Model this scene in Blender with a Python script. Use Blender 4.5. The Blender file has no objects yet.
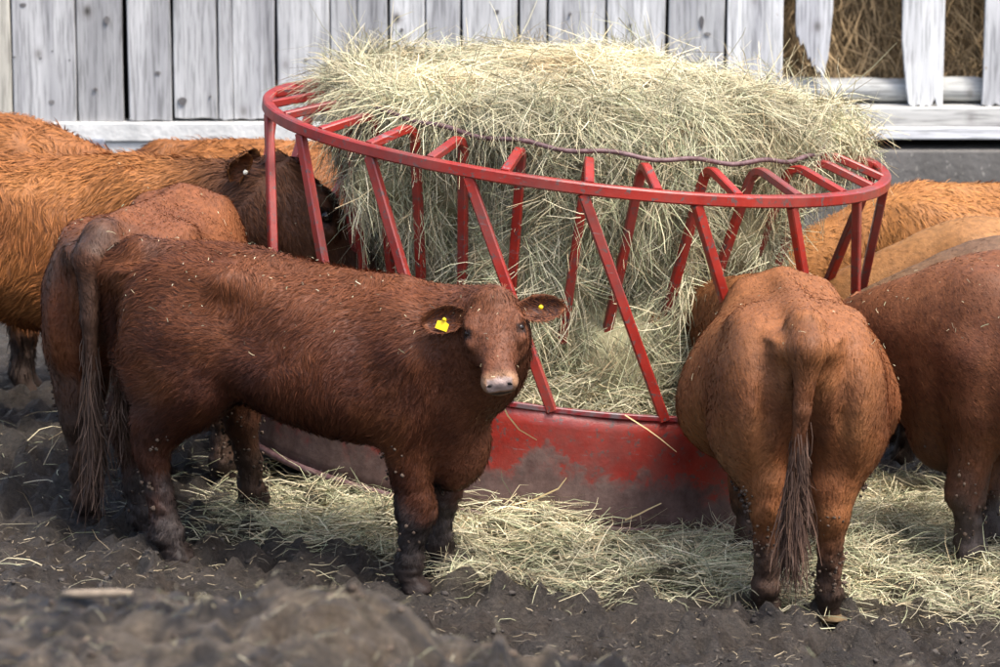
import bpy, math, random
import numpy as np
from mathutils import Vector, Matrix

# ------------------------------------------------------------------ camera, world, sun, exposure
scene = bpy.context.scene
COL = scene.collection
R = math.radians
CAM = (0.0, -14.0, 3.38)
PITCH = 11.58
cd = bpy.data.cameras.new('camera'); cam = bpy.data.objects.new('camera', cd); COL.objects.link(cam)
cam.location = CAM; cam.rotation_euler = (R(90 - PITCH), 0, 0)
cd.sensor_width = 36.0; cd.lens = 36.0 * 3.64; cd.clip_end = 3000
cd.dof.use_dof = True; cd.dof.focus_distance = 12.75; cd.dof.aperture_fstop = 4.8
scene.camera = cam
SUN = Vector((0.36, -0.32, 0.88)).normalized()
w = bpy.data.worlds.new('World'); scene.world = w; w.use_nodes = True
nt = w.node_tree; sky = nt.nodes.new('ShaderNodeTexSky'); sky.sky_type = 'NISHITA'; sky.sun_disc = False
sky.sun_elevation = math.asin(SUN.z); sky.sun_rotation = math.atan2(SUN.x, SUN.y)
sky.air_density = 1.0; sky.dust_density = 4.0; sky.ozone_density = 1.0
bg = nt.nodes['Background']; bg.inputs['Strength'].default_value = 0.15
nt.links.new(sky.outputs[0], bg.inputs[0])
sd = bpy.data.lights.new('sun', 'SUN'); sd.energy = 1.7; sd.angle = R(14.0); sd.color = (1.0, 0.965, 0.91)
so = bpy.data.objects.new('sun', sd); COL.objects.link(so)
so.rotation_euler = SUN.to_track_quat('Z', 'Y').to_euler()
scene.view_settings.view_transform = 'Standard'; scene.view_settings.look = 'None'
scene.view_settings.exposure = 1.50; scene.view_settings.gamma = 1.0
scene.view_settings.use_curve_mapping = False
scene.cycles.max_bounces = 4; scene.cycles.diffuse_bounces = 2; scene.cycles.glossy_bounces = 2
scene.cycles.use_denoising = True; scene.cycles.caustics_reflective = False; scene.cycles.caustics_refractive = False

# ------------------------------------------------------------------ numpy helpers
rng = np.random.default_rng(11)
def nrm(v): return v / np.maximum(np.linalg.norm(v, axis=-1, keepdims=True), 1e-9)
def hsh(ix, iy, iz, seed):
    h = (ix.astype(np.int64) * 374761393 + iy.astype(np.int64) * 668265263 + iz.astype(np.int64) * 2147483647 + seed * 1274126177) & 0xFFFFFFFF
    h = ((h ^ (h >> 13)) * 1274126177) & 0xFFFFFFFF
    h = ((h ^ (h >> 16)) * 2246822519) & 0xFFFFFFFF
    return ((h ^ (h >> 15)) & 0xFFFFFF) / float(0xFFFFFF)
def vnoise(P, sc, seed=0):
    """smooth value noise in -1..1 at points P (n,3), sc = features per metre"""
    Q = np.asarray(P, float) * sc
    I = np.floor(Q).astype(np.int64); f = Q - I; f = f * f * (3 - 2 * f)
    r = 0
    for a in (0, 1):
        for b in (0, 1):
            for c in (0, 1):
                wgt = (f[:, 0] if a else 1 - f[:, 0]) * (f[:, 1] if b else 1 - f[:, 1]) * (f[:, 2] if c else 1 - f[:, 2])
                r = r + wgt * hsh(I[:, 0] + a, I[:, 1] + b, I[:, 2] + c, seed)
    return r * 2 - 1
def fbm(P, sc, seed=0, oct=4, g=0.5):
    s = 0; a = 1; t = 0
    for o in range(oct):
        s = s + a * vnoise(P, sc * 2 ** o, seed + 17 * o); t += a; a *= g
    return s / t
def vvec(P, sc, seed): return np.stack([vnoise(P, sc, seed + k * 101) for k in range(3)], 1)
def sstep(a, b, x):
    t = np.clip((x - a) / (b - a), 0, 1); return t * t * (3 - 2 * t)
def hermite(xs, ys, x):
    xs = np.asarray(xs, float); ys = np.asarray(ys, float)
    m = np.gradient(ys, xs); i = np.clip(np.searchsorted(xs, x) - 1, 0, len(xs) - 2)
    h = xs[i + 1] - xs[i]; t = np.clip((x - xs[i]) / h, 0, 1)
    return ((2 * t**3 - 3 * t**2 + 1) * ys[i] + (t**3 - 2 * t**2 + t) * h * m[i] + (-2 * t**3 + 3 * t**2) * ys[i + 1] + (t**3 - t**2) * h * m[i + 1])

def new_mesh(name, V, F, col=None, normals=None, smooth=True):
    """V (n,3), F (m,k) with one polygon size, or a list of lists"""
    me = bpy.data.meshes.new(name)
    V = np.ascontiguousarray(V, dtype=np.float32)
    if isinstance(F, np.ndarray):
        k = F.shape[1]; m = F.shape[0]
        me.vertices.add(len(V)); me.vertices.foreach_set('co', V.ravel())
        me.loops.add(m * k); me.loops.foreach_set('vertex_index', np.ascontiguousarray(F, dtype=np.int32).ravel())
        me.polygons.add(m); me.polygons.foreach_set('loop_start', np.arange(0, m * k, k, dtype=np.int32))
        me.update(calc_edges=True)
    else:
        me.from_pydata([tuple(v) for v in V], [], F); me.update()
    if smooth and len(me.polygons): me.polygons.foreach_set('use_smooth', np.ones(len(me.polygons), dtype=bool))
    if col is not None:
        at = me.color_attributes.new('Col', 'FLOAT_COLOR', 'POINT')
        c = np.ones((len(V), 4), np.float32); c[:, :3] = col
        at.data.foreach_set('color', c.ravel())
    if normals is not None:
        me.normals_split_custom_set_from_vertices(np.ascontiguousarray(normals, dtype=np.float32))
    return me
def obj(name, me, mat, parent=None, loc=None):
    o = bpy.data.objects.new(name, me); COL.objects.link(o)
    if mat and not me.materials: me.materials.append(mat)
    if parent: o.parent = parent
    if loc is not None: o.location = loc
    return o
def tag(o, label, cat, group=None, kind=None):
    o['label'] = label; o['category'] = cat
    if group: o['group'] = group
    if kind: o['kind'] = kind
    return o
def empty(name, loc=(0, 0, 0), rot=(0, 0, 0)):
    e = bpy.data.objects.new(name, None); COL.objects.link(e); e.location = loc; e.rotation_euler = rot; e.empty_display_size = 0.2
    return e
def box_vf(x0, x1, y0, y1, z0, z1):
    V = np.array([(x, y, z) for z in (z0, z1) for (x, y) in ((x0, y0), (x1, y0), (x1, y1), (x0, y1))], float)
    return V, [[3, 2, 1, 0], [4, 5, 6, 7], [0, 1, 5, 4], [1, 2, 6, 5], [2, 3, 7, 6], [3, 0, 4, 7]]
def tube_vf(P, rad, sides=6, closed=False, up=(0, 0, 1), sq=None, cap=True):
    """tube along points P; rad scalar or per point; sq=(w,h) gives a rectangular section with small chamfers"""
    P = np.asarray(P, float); n = len(P)
    T = np.roll(P, -1, 0) - np.roll(P, 1, 0)
    if not closed: T[0] = P[1] - P[0]; T[-1] = P[-1] - P[-2]
    T = nrm(T); U = np.tile(np.asarray(up, float), (n, 1)) if np.ndim(up) == 1 else np.asarray(up, float)
    S = np.cross(T, U); bad = np.linalg.norm(S, axis=1) < 1e-3
    S[bad] = np.cross(T[bad], np.array([1.0, 0.3, 0])); S = nrm(S); U2 = np.cross(S, T)
    if sq:
        a, b = sq[0] / 2, sq[1] / 2; c = min(a, b) * 0.28
        prof = np.array([(a, -b + c), (a, b - c), (a - c, b), (-a + c, b), (-a, b - c), (-a, -b + c), (-a + c, -b), (a - c, -b)])
    else:
        an = np.arange(sides) * 2 * math.pi / sides; prof = np.stack([np.cos(an), np.sin(an)], 1)
    k = len(prof); rad = np.broadcast_to(np.asarray(rad, float), (n,)) if not sq else np.ones(n)
    V = (P[:, None] + (S[:, None] * prof[None, :, :1] + U2[:, None] * prof[None, :, 1:]) * rad[:, None, None]).reshape(-1, 3)
    F = []
    for i in range(n if closed else n - 1):
        j = (i + 1) % n
        for q in range(k): F.append([i * k + q, i * k + (q + 1) % k, j * k + (q + 1) % k, j * k + q])
    if not closed and cap: F.append(list(range(k - 1, -1, -1))); F.append([(n - 1) * k + q for q in range(k)])
    return V, F
def strands(P, D, N, L, W, lift=0.1, sag=0.15, taper=0.5, seed=0, twist=1.0, bend=.16):
    """thin kinked three-segment stalks; returns V (8 per strand), quads"""
    r = np.random.default_rng(seed); n = len(P); L = L[:, None]; W = W[:, None]
    B = nrm(r.normal(size=(n, 3))); B2 = nrm(r.normal(size=(n, 3))); up = N * lift
    k1 = r.uniform(.25, .45, (n, 1)); k2 = r.uniform(.6, .8, (n, 1)); g = np.array([0, 0, -1.0]) * sag * r.uniform(0, 1, (n, 1))
    a = P + L * (D * k1 + up * r.uniform(0, .8, (n, 1)) + B * bend * .45)
    b = P + L * (D * k2 + up * r.uniform(-.2, 1, (n, 1)) + B * bend * .5 + B2 * bend * .3 + g * .35)
    e = P + L * (D + up * r.uniform(-.6, 1.0, (n, 1)) + B2 * bend + g)
    S = nrm(np.cross(D, nrm(N + twist * r.normal(size=(n, 3)) * 0.7))) * W * 0.5
    V = np.stack([P - S, P + S, a - S, a + S, b - S * .9, b + S * .9, e - S * taper, e + S * taper], 1).reshape(-1, 3)
    q = np.arange(n)[:, None] * 8
    return V, np.concatenate([q + np.array([0, 1, 3, 2]), q + np.array([2, 3, 5, 4]), q + np.array([4, 5, 7, 6])], 0)
def clump_rand(P, cell, seed, k=1):
    C = np.floor(P / cell + .35 * vvec(P, 1.1 / cell, seed)); return [hsh(C[:, 0], C[:, 1], C[:, 2], seed + 7 * q) for q in range(k)]
def straw_cols(n, seed, green=0.45, bright=1.0, dark=0.12):
    r = np.random.default_rng(seed)
    pal = np.array([[.51, .44, .275], [.59, .525, .36], [.43, .41, .265], [.32, .33, .195], [.43, .34, .20], [.265, .275, .155]])
    p = np.array([.25, .22, .2 * (green + .5), .25 * green * 2, .12, .15 * green * 2]); p /= p.sum()
    c = pal[r.choice(6, n, p=p)] * r.uniform(.70, 1.28, (n, 1)) * bright
    d = r.random(n) < dark; c[d] *= 0.5
    return np.repeat(c, 8, 0)

# ------------------------------------------------------------------ materials
def mat(name, rough=0.7, spec=0.3):
    m = bpy.data.materials.new(name); m.use_nodes = True
    b = m.node_tree.nodes['Principled BSDF']; b.inputs['Roughness'].default_value = rough
    b.inputs['Specular IOR Level'].default_value = spec
    return m, m.node_tree, b
def N(nt, t, **kw):
    n = nt.nodes.new(t)
    for k, v in kw.items(): setattr(n, k, v)
    return n
def ramp(nt, fac, stops):
    r = N(nt, 'ShaderNodeValToRGB'); e = r.color_ramp.elements
    while len(e) < len(stops): e.new(0.5)
    for q, (p, c) in zip(e, stops): q.position = p; q.color = (*c, 1) if len(c) == 3 else c
    nt.links.new(fac, r.inputs[0]); return r.outputs[0]
def noise(nt, vec, scale, detail=4, rough=.55):
    n = N(nt, 'ShaderNodeTexNoise'); n.inputs['Scale'].default_value = scale; n.inputs['Detail'].default_value = detail; n.inputs['Roughness'].default_value = rough
    if vec is not None: nt.links.new(vec, n.inputs['Vector'])
    return n.outputs['Fac']
def mapping(nt, vec, scale=(1, 1, 1)):
    m = N(nt, 'ShaderNodeMapping'); m.inputs['Scale'].default_value = scale; nt.links.new(vec, m.inputs['Vector']); return m.outputs[0]
def mix(nt, a, b, fac, mode='MIX'):
    m = N(nt, 'ShaderNodeMix', data_type='RGBA', blend_type=mode)
    for s, v in ((0, fac), (6, a), (7, b)):
        if hasattr(v, 'links') or hasattr(v, 'is_linked'): nt.links.new(v, m.inputs[s])
        elif s == 0: m.inputs[0].default_value = v
        else: m.inputs[s].default_value = (*v, 1)
    return m.outputs[2]
def bump(nt, b, h, strength=.4, dist=.01):
    n = N(nt, 'ShaderNodeBump'); n.inputs['Strength'].default_value = strength; n.inputs['Distance'].default_value = dist
    nt.links.new(h, n.inputs['Height']); nt.links.new(n.outputs[0], b.inputs['Normal'])
def objco(nt): return N(nt, 'ShaderNodeTexCoord').outputs['Object']
def attr(nt, name='Col'): return N(nt, 'ShaderNodeAttribute', attribute_name=name).outputs['Color']

def m_attr(name, rough, spec, var=0.0, vscale=30, bmp=0):
    m, nt, b = mat(name, rough, spec); c = attr(nt)
    if var:
        f = noise(nt, objco(nt), vscale, 5)
        k = ramp(nt, f, [(.3, (1 - var,) * 3), (.7, (1 + var * .5,) * 3)])
        c = mix(nt, c, k, 1.0, 'MULTIPLY')
    nt.links.new(c, b.inputs['Base Color'])
    if bmp: bump(nt, b, noise(nt, objco(nt), vscale * 3, 5), .6, bmp)
    return m
M_hay = m_attr('hay_stalks', .65, .25)
M_fur = m_attr('fur', .62, .22)
M_skin = m_attr('hide', .6, .25, .35, 40, .004)
M_mudclod = m_attr('dried_mud', .9, .15, .3, 60, .004)

def m_ground():
    m, nt, b = mat('mud', .75, .4); co = objco(nt); c = attr(nt)
    f = noise(nt, co, 14, 6, .65); k = ramp(nt, f, [(.28, (.62, .6, .58)), (.5, (1, 1, 1)), (.75, (1.35, 1.3, 1.25))])
    c = mix(nt, c, k, 1.0, 'MULTIPLY')
    f2 = noise(nt, co, 60, 4, .6); c = mix(nt, c, ramp(nt, f2, [(.35, (.7, .7, .7)), (.65, (1.25, 1.25, 1.25))]), 1.0, 'MULTIPLY')
    nt.links.new(c, b.inputs['Base Color'])
    nt.links.new(ramp(nt, noise(nt, co, 5, 3), [(.36, (.3,) * 3), (.58, (.78,) * 3)]), b.inputs['Roughness'])
    bump(nt, b, noise(nt, co, 38, 8, .78), 1.0, .055); return m
M_mud = m_ground()

def m_wood(name='weathered_board', hz=False):
    sc3 = (lambda a, l: (l, a, a)) if hz else (lambda a, l: (a, a, l))
    m, nt, b = mat(name, .85, .2); co = objco(nt); oi = N(nt, 'ShaderNodeObjectInfo')
    ad = N(nt, 'ShaderNodeVectorMath', operation='ADD'); nt.links.new(co, ad.inputs[0])
    sc = N(nt, 'ShaderNodeVectorMath', operation='SCALE'); nt.links.new(oi.outputs['Location'], sc.inputs[0]); sc.inputs['Scale'].default_value = 7.3
    rnd = N(nt, 'ShaderNodeCombineXYZ'); mm = N(nt, 'ShaderNodeMath', operation='MULTIPLY'); nt.links.new(oi.outputs['Random'], mm.inputs[0]); mm.inputs[1].default_value = 37.0
    nt.links.new(mm.outputs[0], rnd.inputs[0]); nt.links.new(mm.outputs[0], rnd.inputs[2]); nt.links.new(rnd.outputs[0], ad.inputs[1]); v = ad.outputs[0]
    g1 = noise(nt, mapping(nt, v, sc3(28, 1.3)), 1, 6, .65); g2 = noise(nt, mapping(nt, v, sc3(6, .8)), 1, 3, .5); g3 = noise(nt, mapping(nt, v, sc3(90, 5)), 1, 3)
    c = mix(nt, oi.outputs['Color'], ramp(nt, g1, [(.30, (.55, .55, .56)), (.44, (.88, .88, .88)), (.66, (1.12, 1.12, 1.12))]), 1.0, 'MULTIPLY')
    c = mix(nt, c, ramp(nt, g2, [(.32, (.62, .62, .64)), (.55, (1, 1, 1)), (.72, (1.2, 1.2, 1.19))]), 1.0, 'MULTIPLY')
    c = mix(nt, c, ramp(nt, g3, [(.38, (.66, .66, .66)), (.5, (1, 1, 1))]), 1.0, 'MULTIPLY')
    vo = N(nt, 'ShaderNodeTexVoronoi'); vo.inputs['Scale'].default_value = 1.0; nt.links.new(mapping(nt, v, (4.2, .01, 3.0)), vo.inputs['Vector'])
    k = ramp(nt, vo.outputs['Distance'], [(.035, (.16, .15, .14)), (.07, (.5, .48, .46)), (.12, (.85, .84, .84)), (.2, (1, 1, 1))])
    c = mix(nt, c, k, 1.0, 'MULTIPLY')
    nt.links.new(c, b.inputs['Base Color']); bump(nt, b, g1, .7, .006); return m
M_wood = m_wood(); M_beam = m_wood('weathered_beam', True)
def m_concrete(name, c0, c1, spk=True):
    m, nt, b = mat(name, .9, .2); co = objco(nt); f = noise(nt, co, 4, 6, .6)
    c = ramp(nt, f, [(.3, c0), (.7, c1)])
    if spk: c = mix(nt, c, ramp(nt, noise(nt, mapping(nt, co, (60, 60, 25)), 1, 2), [(.66, (1, 1, 1)), (.72, (2.2, 2.2, 2.1))]), 1.0, 'MULTIPLY')
    nt.links.new(c, b.inputs['Base Color']); bump(nt, b, noise(nt, co, 30, 5), .6, .01); return m
M_found = m_concrete('foundation_concrete', (.075, .07, .063), (.16, .15, .138))
M_sill = m_concrete('limewash', (.44, .44, .42), (.66, .65, .62), False)
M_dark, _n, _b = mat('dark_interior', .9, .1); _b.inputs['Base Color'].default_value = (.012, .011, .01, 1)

def m_red(name, muddy=0.0):
    m, nt, b = mat(name, .42, .5); co = objco(nt); geo = N(nt, 'ShaderNodeNewGeometry')
    f = noise(nt, co, 6, 6, .65); c = ramp(nt, f, [(.3, (.18, .010, .006)), (.55, (.29, .018, .010)), (.8, (.33, .045, .03))])
    chip = ramp(nt, noise(nt, co, 34, 5, .7), [(.57, (0, 0, 0)), (.62, (1, 1, 1))])
    c = mix(nt, c, (.10, .06, .055), chip)
    chip2 = ramp(nt, noise(nt, mapping(nt, co, (9, 9, 60)), 1, 5, .75), [(.64, (0, 0, 0)), (.68, (.8, .8, .8))])
    c = mix(nt, c, (.20, .16, .16), chip2)
    grime = ramp(nt, noise(nt, co, 3.2, 5, .7), [(.42, (0, 0, 0)), (.7, (.75, .75, .75))])
    c = mix(nt, c, (.13, .06, .05), grime)
    if muddy:
        sep = N(nt, 'ShaderNodeSeparateXYZ'); nt.links.new(co, sep.inputs[0])
        mr = N(nt, 'ShaderNodeMapRange'); nt.links.new(sep.outputs[2], mr.inputs[0])
        mr.inputs[1].default_value = .40; mr.inputs[2].default_value = .02; mr.inputs[3].default_value = -.17; mr.inputs[4].default_value = .27
        ad = N(nt, 'ShaderNodeMath', operation='ADD'); nt.links.new(mr.outputs[0], ad.inputs[0]); nt.links.new(noise(nt, co, 5.5, 8, .72), ad.inputs[1])
        fac = ramp(nt, ad.outputs[0], [(.50, (0, 0, 0)), (.535, (.6, .6, .6)), (.62, (.95, .95, .95))])
        mudc = ramp(nt, noise(nt, co, 18, 5, .7), [(.3, (.06, .035, .03)), (.7, (.15, .10, .085))])
        c = mix(nt, c, mudc, fac)
        rr = ramp(nt, ad.outputs[0], [(.5, (.4,) * 3), (.66, (.85,) * 3)]); nt.links.new(rr, b.inputs['Roughness'])
        bump(nt, b, ad.outputs[0], .5, .012)
    else:
        bump(nt, b, noise(nt, co, 60, 3), .15, .003)
    nt.links.new(c, b.inputs['Base Color']); return m
M_red = m_red('red_paint'); M_redmud = m_red('muddy_red_paint', 1.0)
M_rod, _nt, _b = mat('rusty_steel', .55, .4)
_nt.links.new(ramp(_nt, noise(_nt, objco(_nt), 30, 5), [(.35, (.07, .03, .03)), (.65, (.17, .10, .10))]), _b.inputs['Base Color'])
M_worn, _nt, _b = mat('worn_steel', .45, .5)
_nt.links.new(ramp(_nt, noise(_nt, objco(_nt), 25, 5), [(.42, (.20, .015, .018)), (.6, (.13, .09, .095))]), _b.inputs['Base Color'])
M_eye, _nt, _b = mat('eye', .2, .4); _b.inputs['Base Color'].default_value = (.012, .007, .005, 1)
M_yellow, _nt, _b = mat('yellow_plastic', .4, .4); _b.inputs['Base Color'].default_value = (.85, .58, .01, 1)
M_white, _nt, _b = mat('white_plastic', .4, .4); _b.inputs['Base Color'].default_value = (.75, .72, .6, 1)

# ------------------------------------------------------------------ ground
FC = np.array([0.30, 0.0]); FB = np.array([0.145, 0.0])    # feeder centre at the rail and at the foot of the leaning ring
def ground_base(x, y):
    z = -0.07 * (x - 0.3) - 0.08 * np.clip(y + 0.5, 0, 4)
    # bank on which the photographer stands
    k = sstep(-4.6, -6.6, y)
    crest = 1.05 + 0.225 * sstep(0.45, -.75, x) + 0.105 * np.exp(-((x + 0.33) / .17) ** 2) * sstep(-6.2, -6.8, y)
    return z * (1 - k) + k * (crest + 0.05 * np.clip(-7.0 - y, 0, 8) * .9)
def hay_mask(x, y):
    P = np.stack([x, y, 0 * x], 1); n = fbm(P, 1.6, 5, 4); n2 = fbm(P, 4.5, 9, 3)
    yb = -2.0 + 0.30 * sstep(-0.1, -1.2, x) + .16 * n2     # the near border
    m = sstep(yb - .06, yb + .16, y) * sstep(.35, -.15, y)
    left = sstep(-1.25, -.6, x) * .95 + .05
    m = m * left * (0.70 + 0.6 * n + .35 * n2)
    m = m * (1 - .97 * np.exp(-(((x + .60) / .46) ** 2 + ((y + 1.74) / .19) ** 2) ** 2))
    d = np.hypot(x - FB[0], y - FB[1]); m = m + .35 * np.exp(-((d - 1.5) / .22) ** 2) * (y < .2) * sstep(-1.1, -.5, x)
    return np.clip(m, 0, 1)
_pr = np.random.default_rng(99)
PITS = np.stack([_pr.uniform(-2.5, 2.5, 170), _pr.uniform(-3.0, -1.35, 170), _pr.uniform(.045, .075, 170), _pr.uniform(.025, .055, 170)], 1)
def ground_z(x, y, detail=True):
    x = np.atleast_1d(np.asarray(x, float)); y = np.atleast_1d(np.asarray(y, float))
    z = ground_base(x, y); P = np.stack([x, y, 0 * x], 1)
    near = sstep(14, 6, np.hypot(x, y))
    z = z + .035 * fbm(P, 1.3, 3, 3) * near
    if detail:
        clod = 1.1 * np.abs(fbm(P, 4.5, 21, 3, .5)) + .95 * np.abs(fbm(P, 10, 22, 2, .5)) ** .9; fine = fbm(P, 26, 31, 2, .6)
        amp = .6 + .5 * vnoise(P, .9, 77)
        bank = sstep(-4.6, -6.6, y)
        z = z + near * (amp * .135 * (clod - .36) + .017 * fine) + bank * near * (.05 * np.abs(fbm(P, 8, 41, 3)) + .03 * np.abs(fbm(P, 19, 43, 2)))
        if len(x) > 3:
            for px_, py_, pr_, pd_ in PITS:                         # hoof prints with a raised rim
                ii = np.flatnonzero((np.abs(x - px_) < .2) & (np.abs(y - py_) < .2))
                if len(ii): q = np.hypot(x[ii] - px_, (y[ii] - py_) * .8) / pr_; z[ii] += pd_ * (-np.exp(-q ** 4) + .32 * np.exp(-((q - 1.4) / .4) ** 2))
        hm = hay_mask(x, y); z = z * 1.0 + hm * .03 * (fbm(P, 5, 55, 2)) - .02
    return z
def axis(segs):
    out = [segs[0][0]]
    for a, b, st in segs:
        n = max(1, int(round((b - a) / st))); out += list(np.linspace(a, b, n + 1)[1:])
    return np.array(out)
gx = axis([(-900, -60, 140), (-60, -8, 4), (-8, -2.6, .3), (-2.6, 2.6, .0185), (2.6, 8, .3), (8, 60, 4), (60, 900, 140)])
gy = axis([(-900, -60, 140), (-60, -16, 4), (-16, -8, .3), (-8, -6.4, .018), (-6.4, -3.2, .06), (-3.2, -.9, .0175), (-.9, 2.2, .05), (2.2, 6, .2), (6, 60, 4), (60, 900, 140)])
GX, GY = np.meshgrid(gx, gy, indexing='ij'); fx, fy = GX.ravel(), GY.ravel()
gz = ground_z(fx, fy)
Vg = np.stack([fx, fy, gz], 1); nx_, ny_ = len(gx), len(gy)
idx = np.arange(nx_ * ny_).reshape(nx_, ny_)
Fg = np.stack([idx[:-1, :-1], idx[1:, :-1], idx[1:, 1:], idx[:-1, 1:]], -1).reshape(-1, 4)
Pg = np.stack([fx, fy, 0 * fx], 1); hm = hay_mask(fx, fy) * sstep(-3.0, -2.3, fy)
bank = sstep(-4.4, -6.2, fy)
mud = np.array([.064, .051, .040]); dry = np.array([.19, .145, .10]); dry2 = np.array([.035, .027, .021]); chaff = np.array([.15, .125, .07])
n1 = fbm(Pg, 2.2, 61, 4); n2 = fbm(Pg, 11, 62, 4)
cg = mud * (1 + .35 * n1[:, None] + .35 * n2[:, None])
kb = bank[:, None]; dd = dry2 + (dry - dry2) * sstep(-.35, .55, .7 * n2 + .5 * n1 + .8 * fbm(Pg, 30, 63, 2))[:, None]
cg = cg * (1 - kb) + dd * kb
# pale dry crown on the clod pile of the bank
pile = np.exp(-(((fx + .32) / .16) ** 2 + ((fy + 6.9) / .35) ** 2))[:, None] * .7
cg = cg * (1 - pile) + np.array([.20, .145, .09]) * pile
cg = cg * (1 - .75 * hm[:, None]) + chaff * .75 * hm[:, None]
lm = .0 * (sstep(-1.3, -1.9, fx) * sstep(-2.2, -1.2, fy) * sstep(3, 1, fy))[:, None]
cg = cg * (1 - .35 * lm)
ground = obj('ground', new_mesh('ground', Vg, Fg, np.clip(cg, .01, 1)), M_mud); ground['kind'] = 'structure'
ground['label'] = 'dark churned mud of the cattle yard'

# hay trodden into the ground
def scatter_hay(n, seed):
    r = np.random.default_rng(seed); xs = r.uniform(-2.5, 2.6, n); ys = r.uniform(-2.35, .2, n)
    m = hay_mask(xs, ys); keep = r.random(n) < m ** 1.3 + .0025
    d = np.hypot(xs - FB[0], ys - FB[1]); keep &= d > 1.19
    xs, ys = xs[keep], ys[keep]; n = len(xs); z = ground_z(xs, ys)
    P = np.stack([xs, ys, z + r.uniform(-.005, .05, n) * hay_mask(xs, ys)], 1)
    ca, cb_ = clump_rand(P * np.array([1, 1, 0]), .11, 610, 2); a = ca * 6.28 + r.normal(0, .75, n); el = r.normal(.04, .15, n); P[:, 2] += (cb_ - .4) * .035 * hay_mask(xs, ys)
    steep = r.random(n) < .025; el[steep] = r.uniform(.3, .9, steep.sum())
    D = np.stack([np.cos(a) * np.cos(el), np.sin(a) * np.cos(el), np.sin(el)], 1)
    L = r.uniform(.05, .24, n); Wd = r.uniform(.0015, .0036, n); sb_ = r.random(n) < .35; L[sb_] *= .35; Wd[sb_] *= 1.3
    V, F = strands(P, D, np.tile([0, 0, 1.0], (n, 1)), L, Wd, .10, .12, .5, seed)
    c = straw_cols(n, seed, .45, 1.16, .18)
    # stalks trodden into the mud near the border are stained by it
    c = c * np.repeat(np.clip(1 + .5 * fbm(P, 3.5, 66, 3) * 1.5, .45, 1.2), 8)[:, None]
    st = sstep(.65, .15, hay_mask(xs, ys)) * r.uniform(.2, 1, n); st = np.repeat(st, 8)[:, None]
    return V, F, c * (1 - .55 * st) + np.array([.12, .10, .07]) * .55 * st
V, F, c = scatter_hay(175000, 5)
o = obj('ground_hay', new_mesh('ground_hay', V, F, c, smooth=False), M_hay); tag(o, 'trampled pale green hay strewn on the mud around the feeder', 'hay', kind='stuff')

# clods on the mud
def blob(n=1, seed=0, sub=1):
    import bmesh
    bm = bmesh.new(); bmesh.ops.create_icosphere(bm, subdivisions=sub, radius=1)
    V = np.array([v.co[:] for v in bm.verts]); F = np.array([[v.index for v in f.verts] for f in bm.faces]); bm.free()
    return V, F
BV, BF = blob()
def blobs(P, rad, seed, flat=.7):
    r = np.random.default_rng(seed); n = len(P)
    A = nrm(r.normal(size=(n, 4)))                      # random quaternions
    q0, q1, q2, q3 = A.T
    Rm = np.stack([1 - 2 * (q2**2 + q3**2), 2 * (q1 * q2 - q0 * q3), 2 * (q1 * q3 + q0 * q2), 2 * (q1 * q2 + q0 * q3), 1 - 2 * (q1**2 + q3**2), 2 * (q2 * q3 - q0 * q1), 2 * (q1 * q3 - q0 * q2), 2 * (q2 * q3 + q0 * q1), 1 - 2 * (q1**2 + q2**2)], 1).reshape(n, 3, 3)
    S = rad[:, None, None] * r.uniform(.6, 1.2, (n, 1, 3)) * r.uniform(.75, 1.2, (n, len(BV), 1))
    V = np.einsum('nij,nvj->nvi', Rm, BV[None] * S) * np.array([1, 1, flat]) + P[:, None]
    F = (BF[None] + (np.arange(n) * len(BV))[:, None, None]).reshape(-1, 3)
    return V.reshape(-1, 3), F
r = np.random.default_rng(8); n = 1700
xs = r.uniform(-2.4, 2.4, n); ys = np.where(r.random(n) < .72, r.uniform(-3.0, -1.55, n), r.uniform(-7.4, -6.3, n)); zz = ground_z(xs, ys)
rad = r.uniform(.003, .009, n) * r.choice([1, 1, 1.6, 2.2], n); V, F = blobs(np.stack([xs, ys, zz - rad * .15], 1), rad, 3)
cc = np.where((ys < -5)[:, None], np.array([.09, .067, .05]), np.array([.062, .053, .046])) * r.uniform(.6, 1.3, (n, 1))
o = obj('mud_clods', new_mesh('mud_clods', V, F, np.repeat(cc, len(BV), 0), smooth=False), M_mudclod); tag(o, 'small clods scattered over the churned mud', 'mud', kind='stuff')

# chaff trodden into the mud
n = 5200; xs = r.uniform(-2.4, 2.4, n); ys = r.uniform(-3.0, -1.5, n); zz = ground_z(xs, ys); a = r.uniform(0, 6.28, n); el = r.normal(.03, .15, n)
D = np.stack([np.cos(a) * np.cos(el), np.sin(a) * np.cos(el), np.sin(el)], 1)
V, F = strands(np.stack([xs, ys, zz + .003], 1), D, np.tile([0, 0, 1.0], (n, 1)), r.uniform(.01, .05, n), r.uniform(.0015, .004, n), .1, .1, .5, 14)
kk = r.random(n)[:, None] ** 1.6; cc = np.repeat(np.array([.06, .05, .04]) * (1 - kk) + np.array([.30, .24, .15]) * kk, 8, 0)
o = obj('trodden_chaff', new_mesh('trodden_chaff', V, F, cc, smooth=False), M_hay); tag(o, 'short bits of chaff trodden into the dark mud', 'chaff', kind='stuff')
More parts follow.
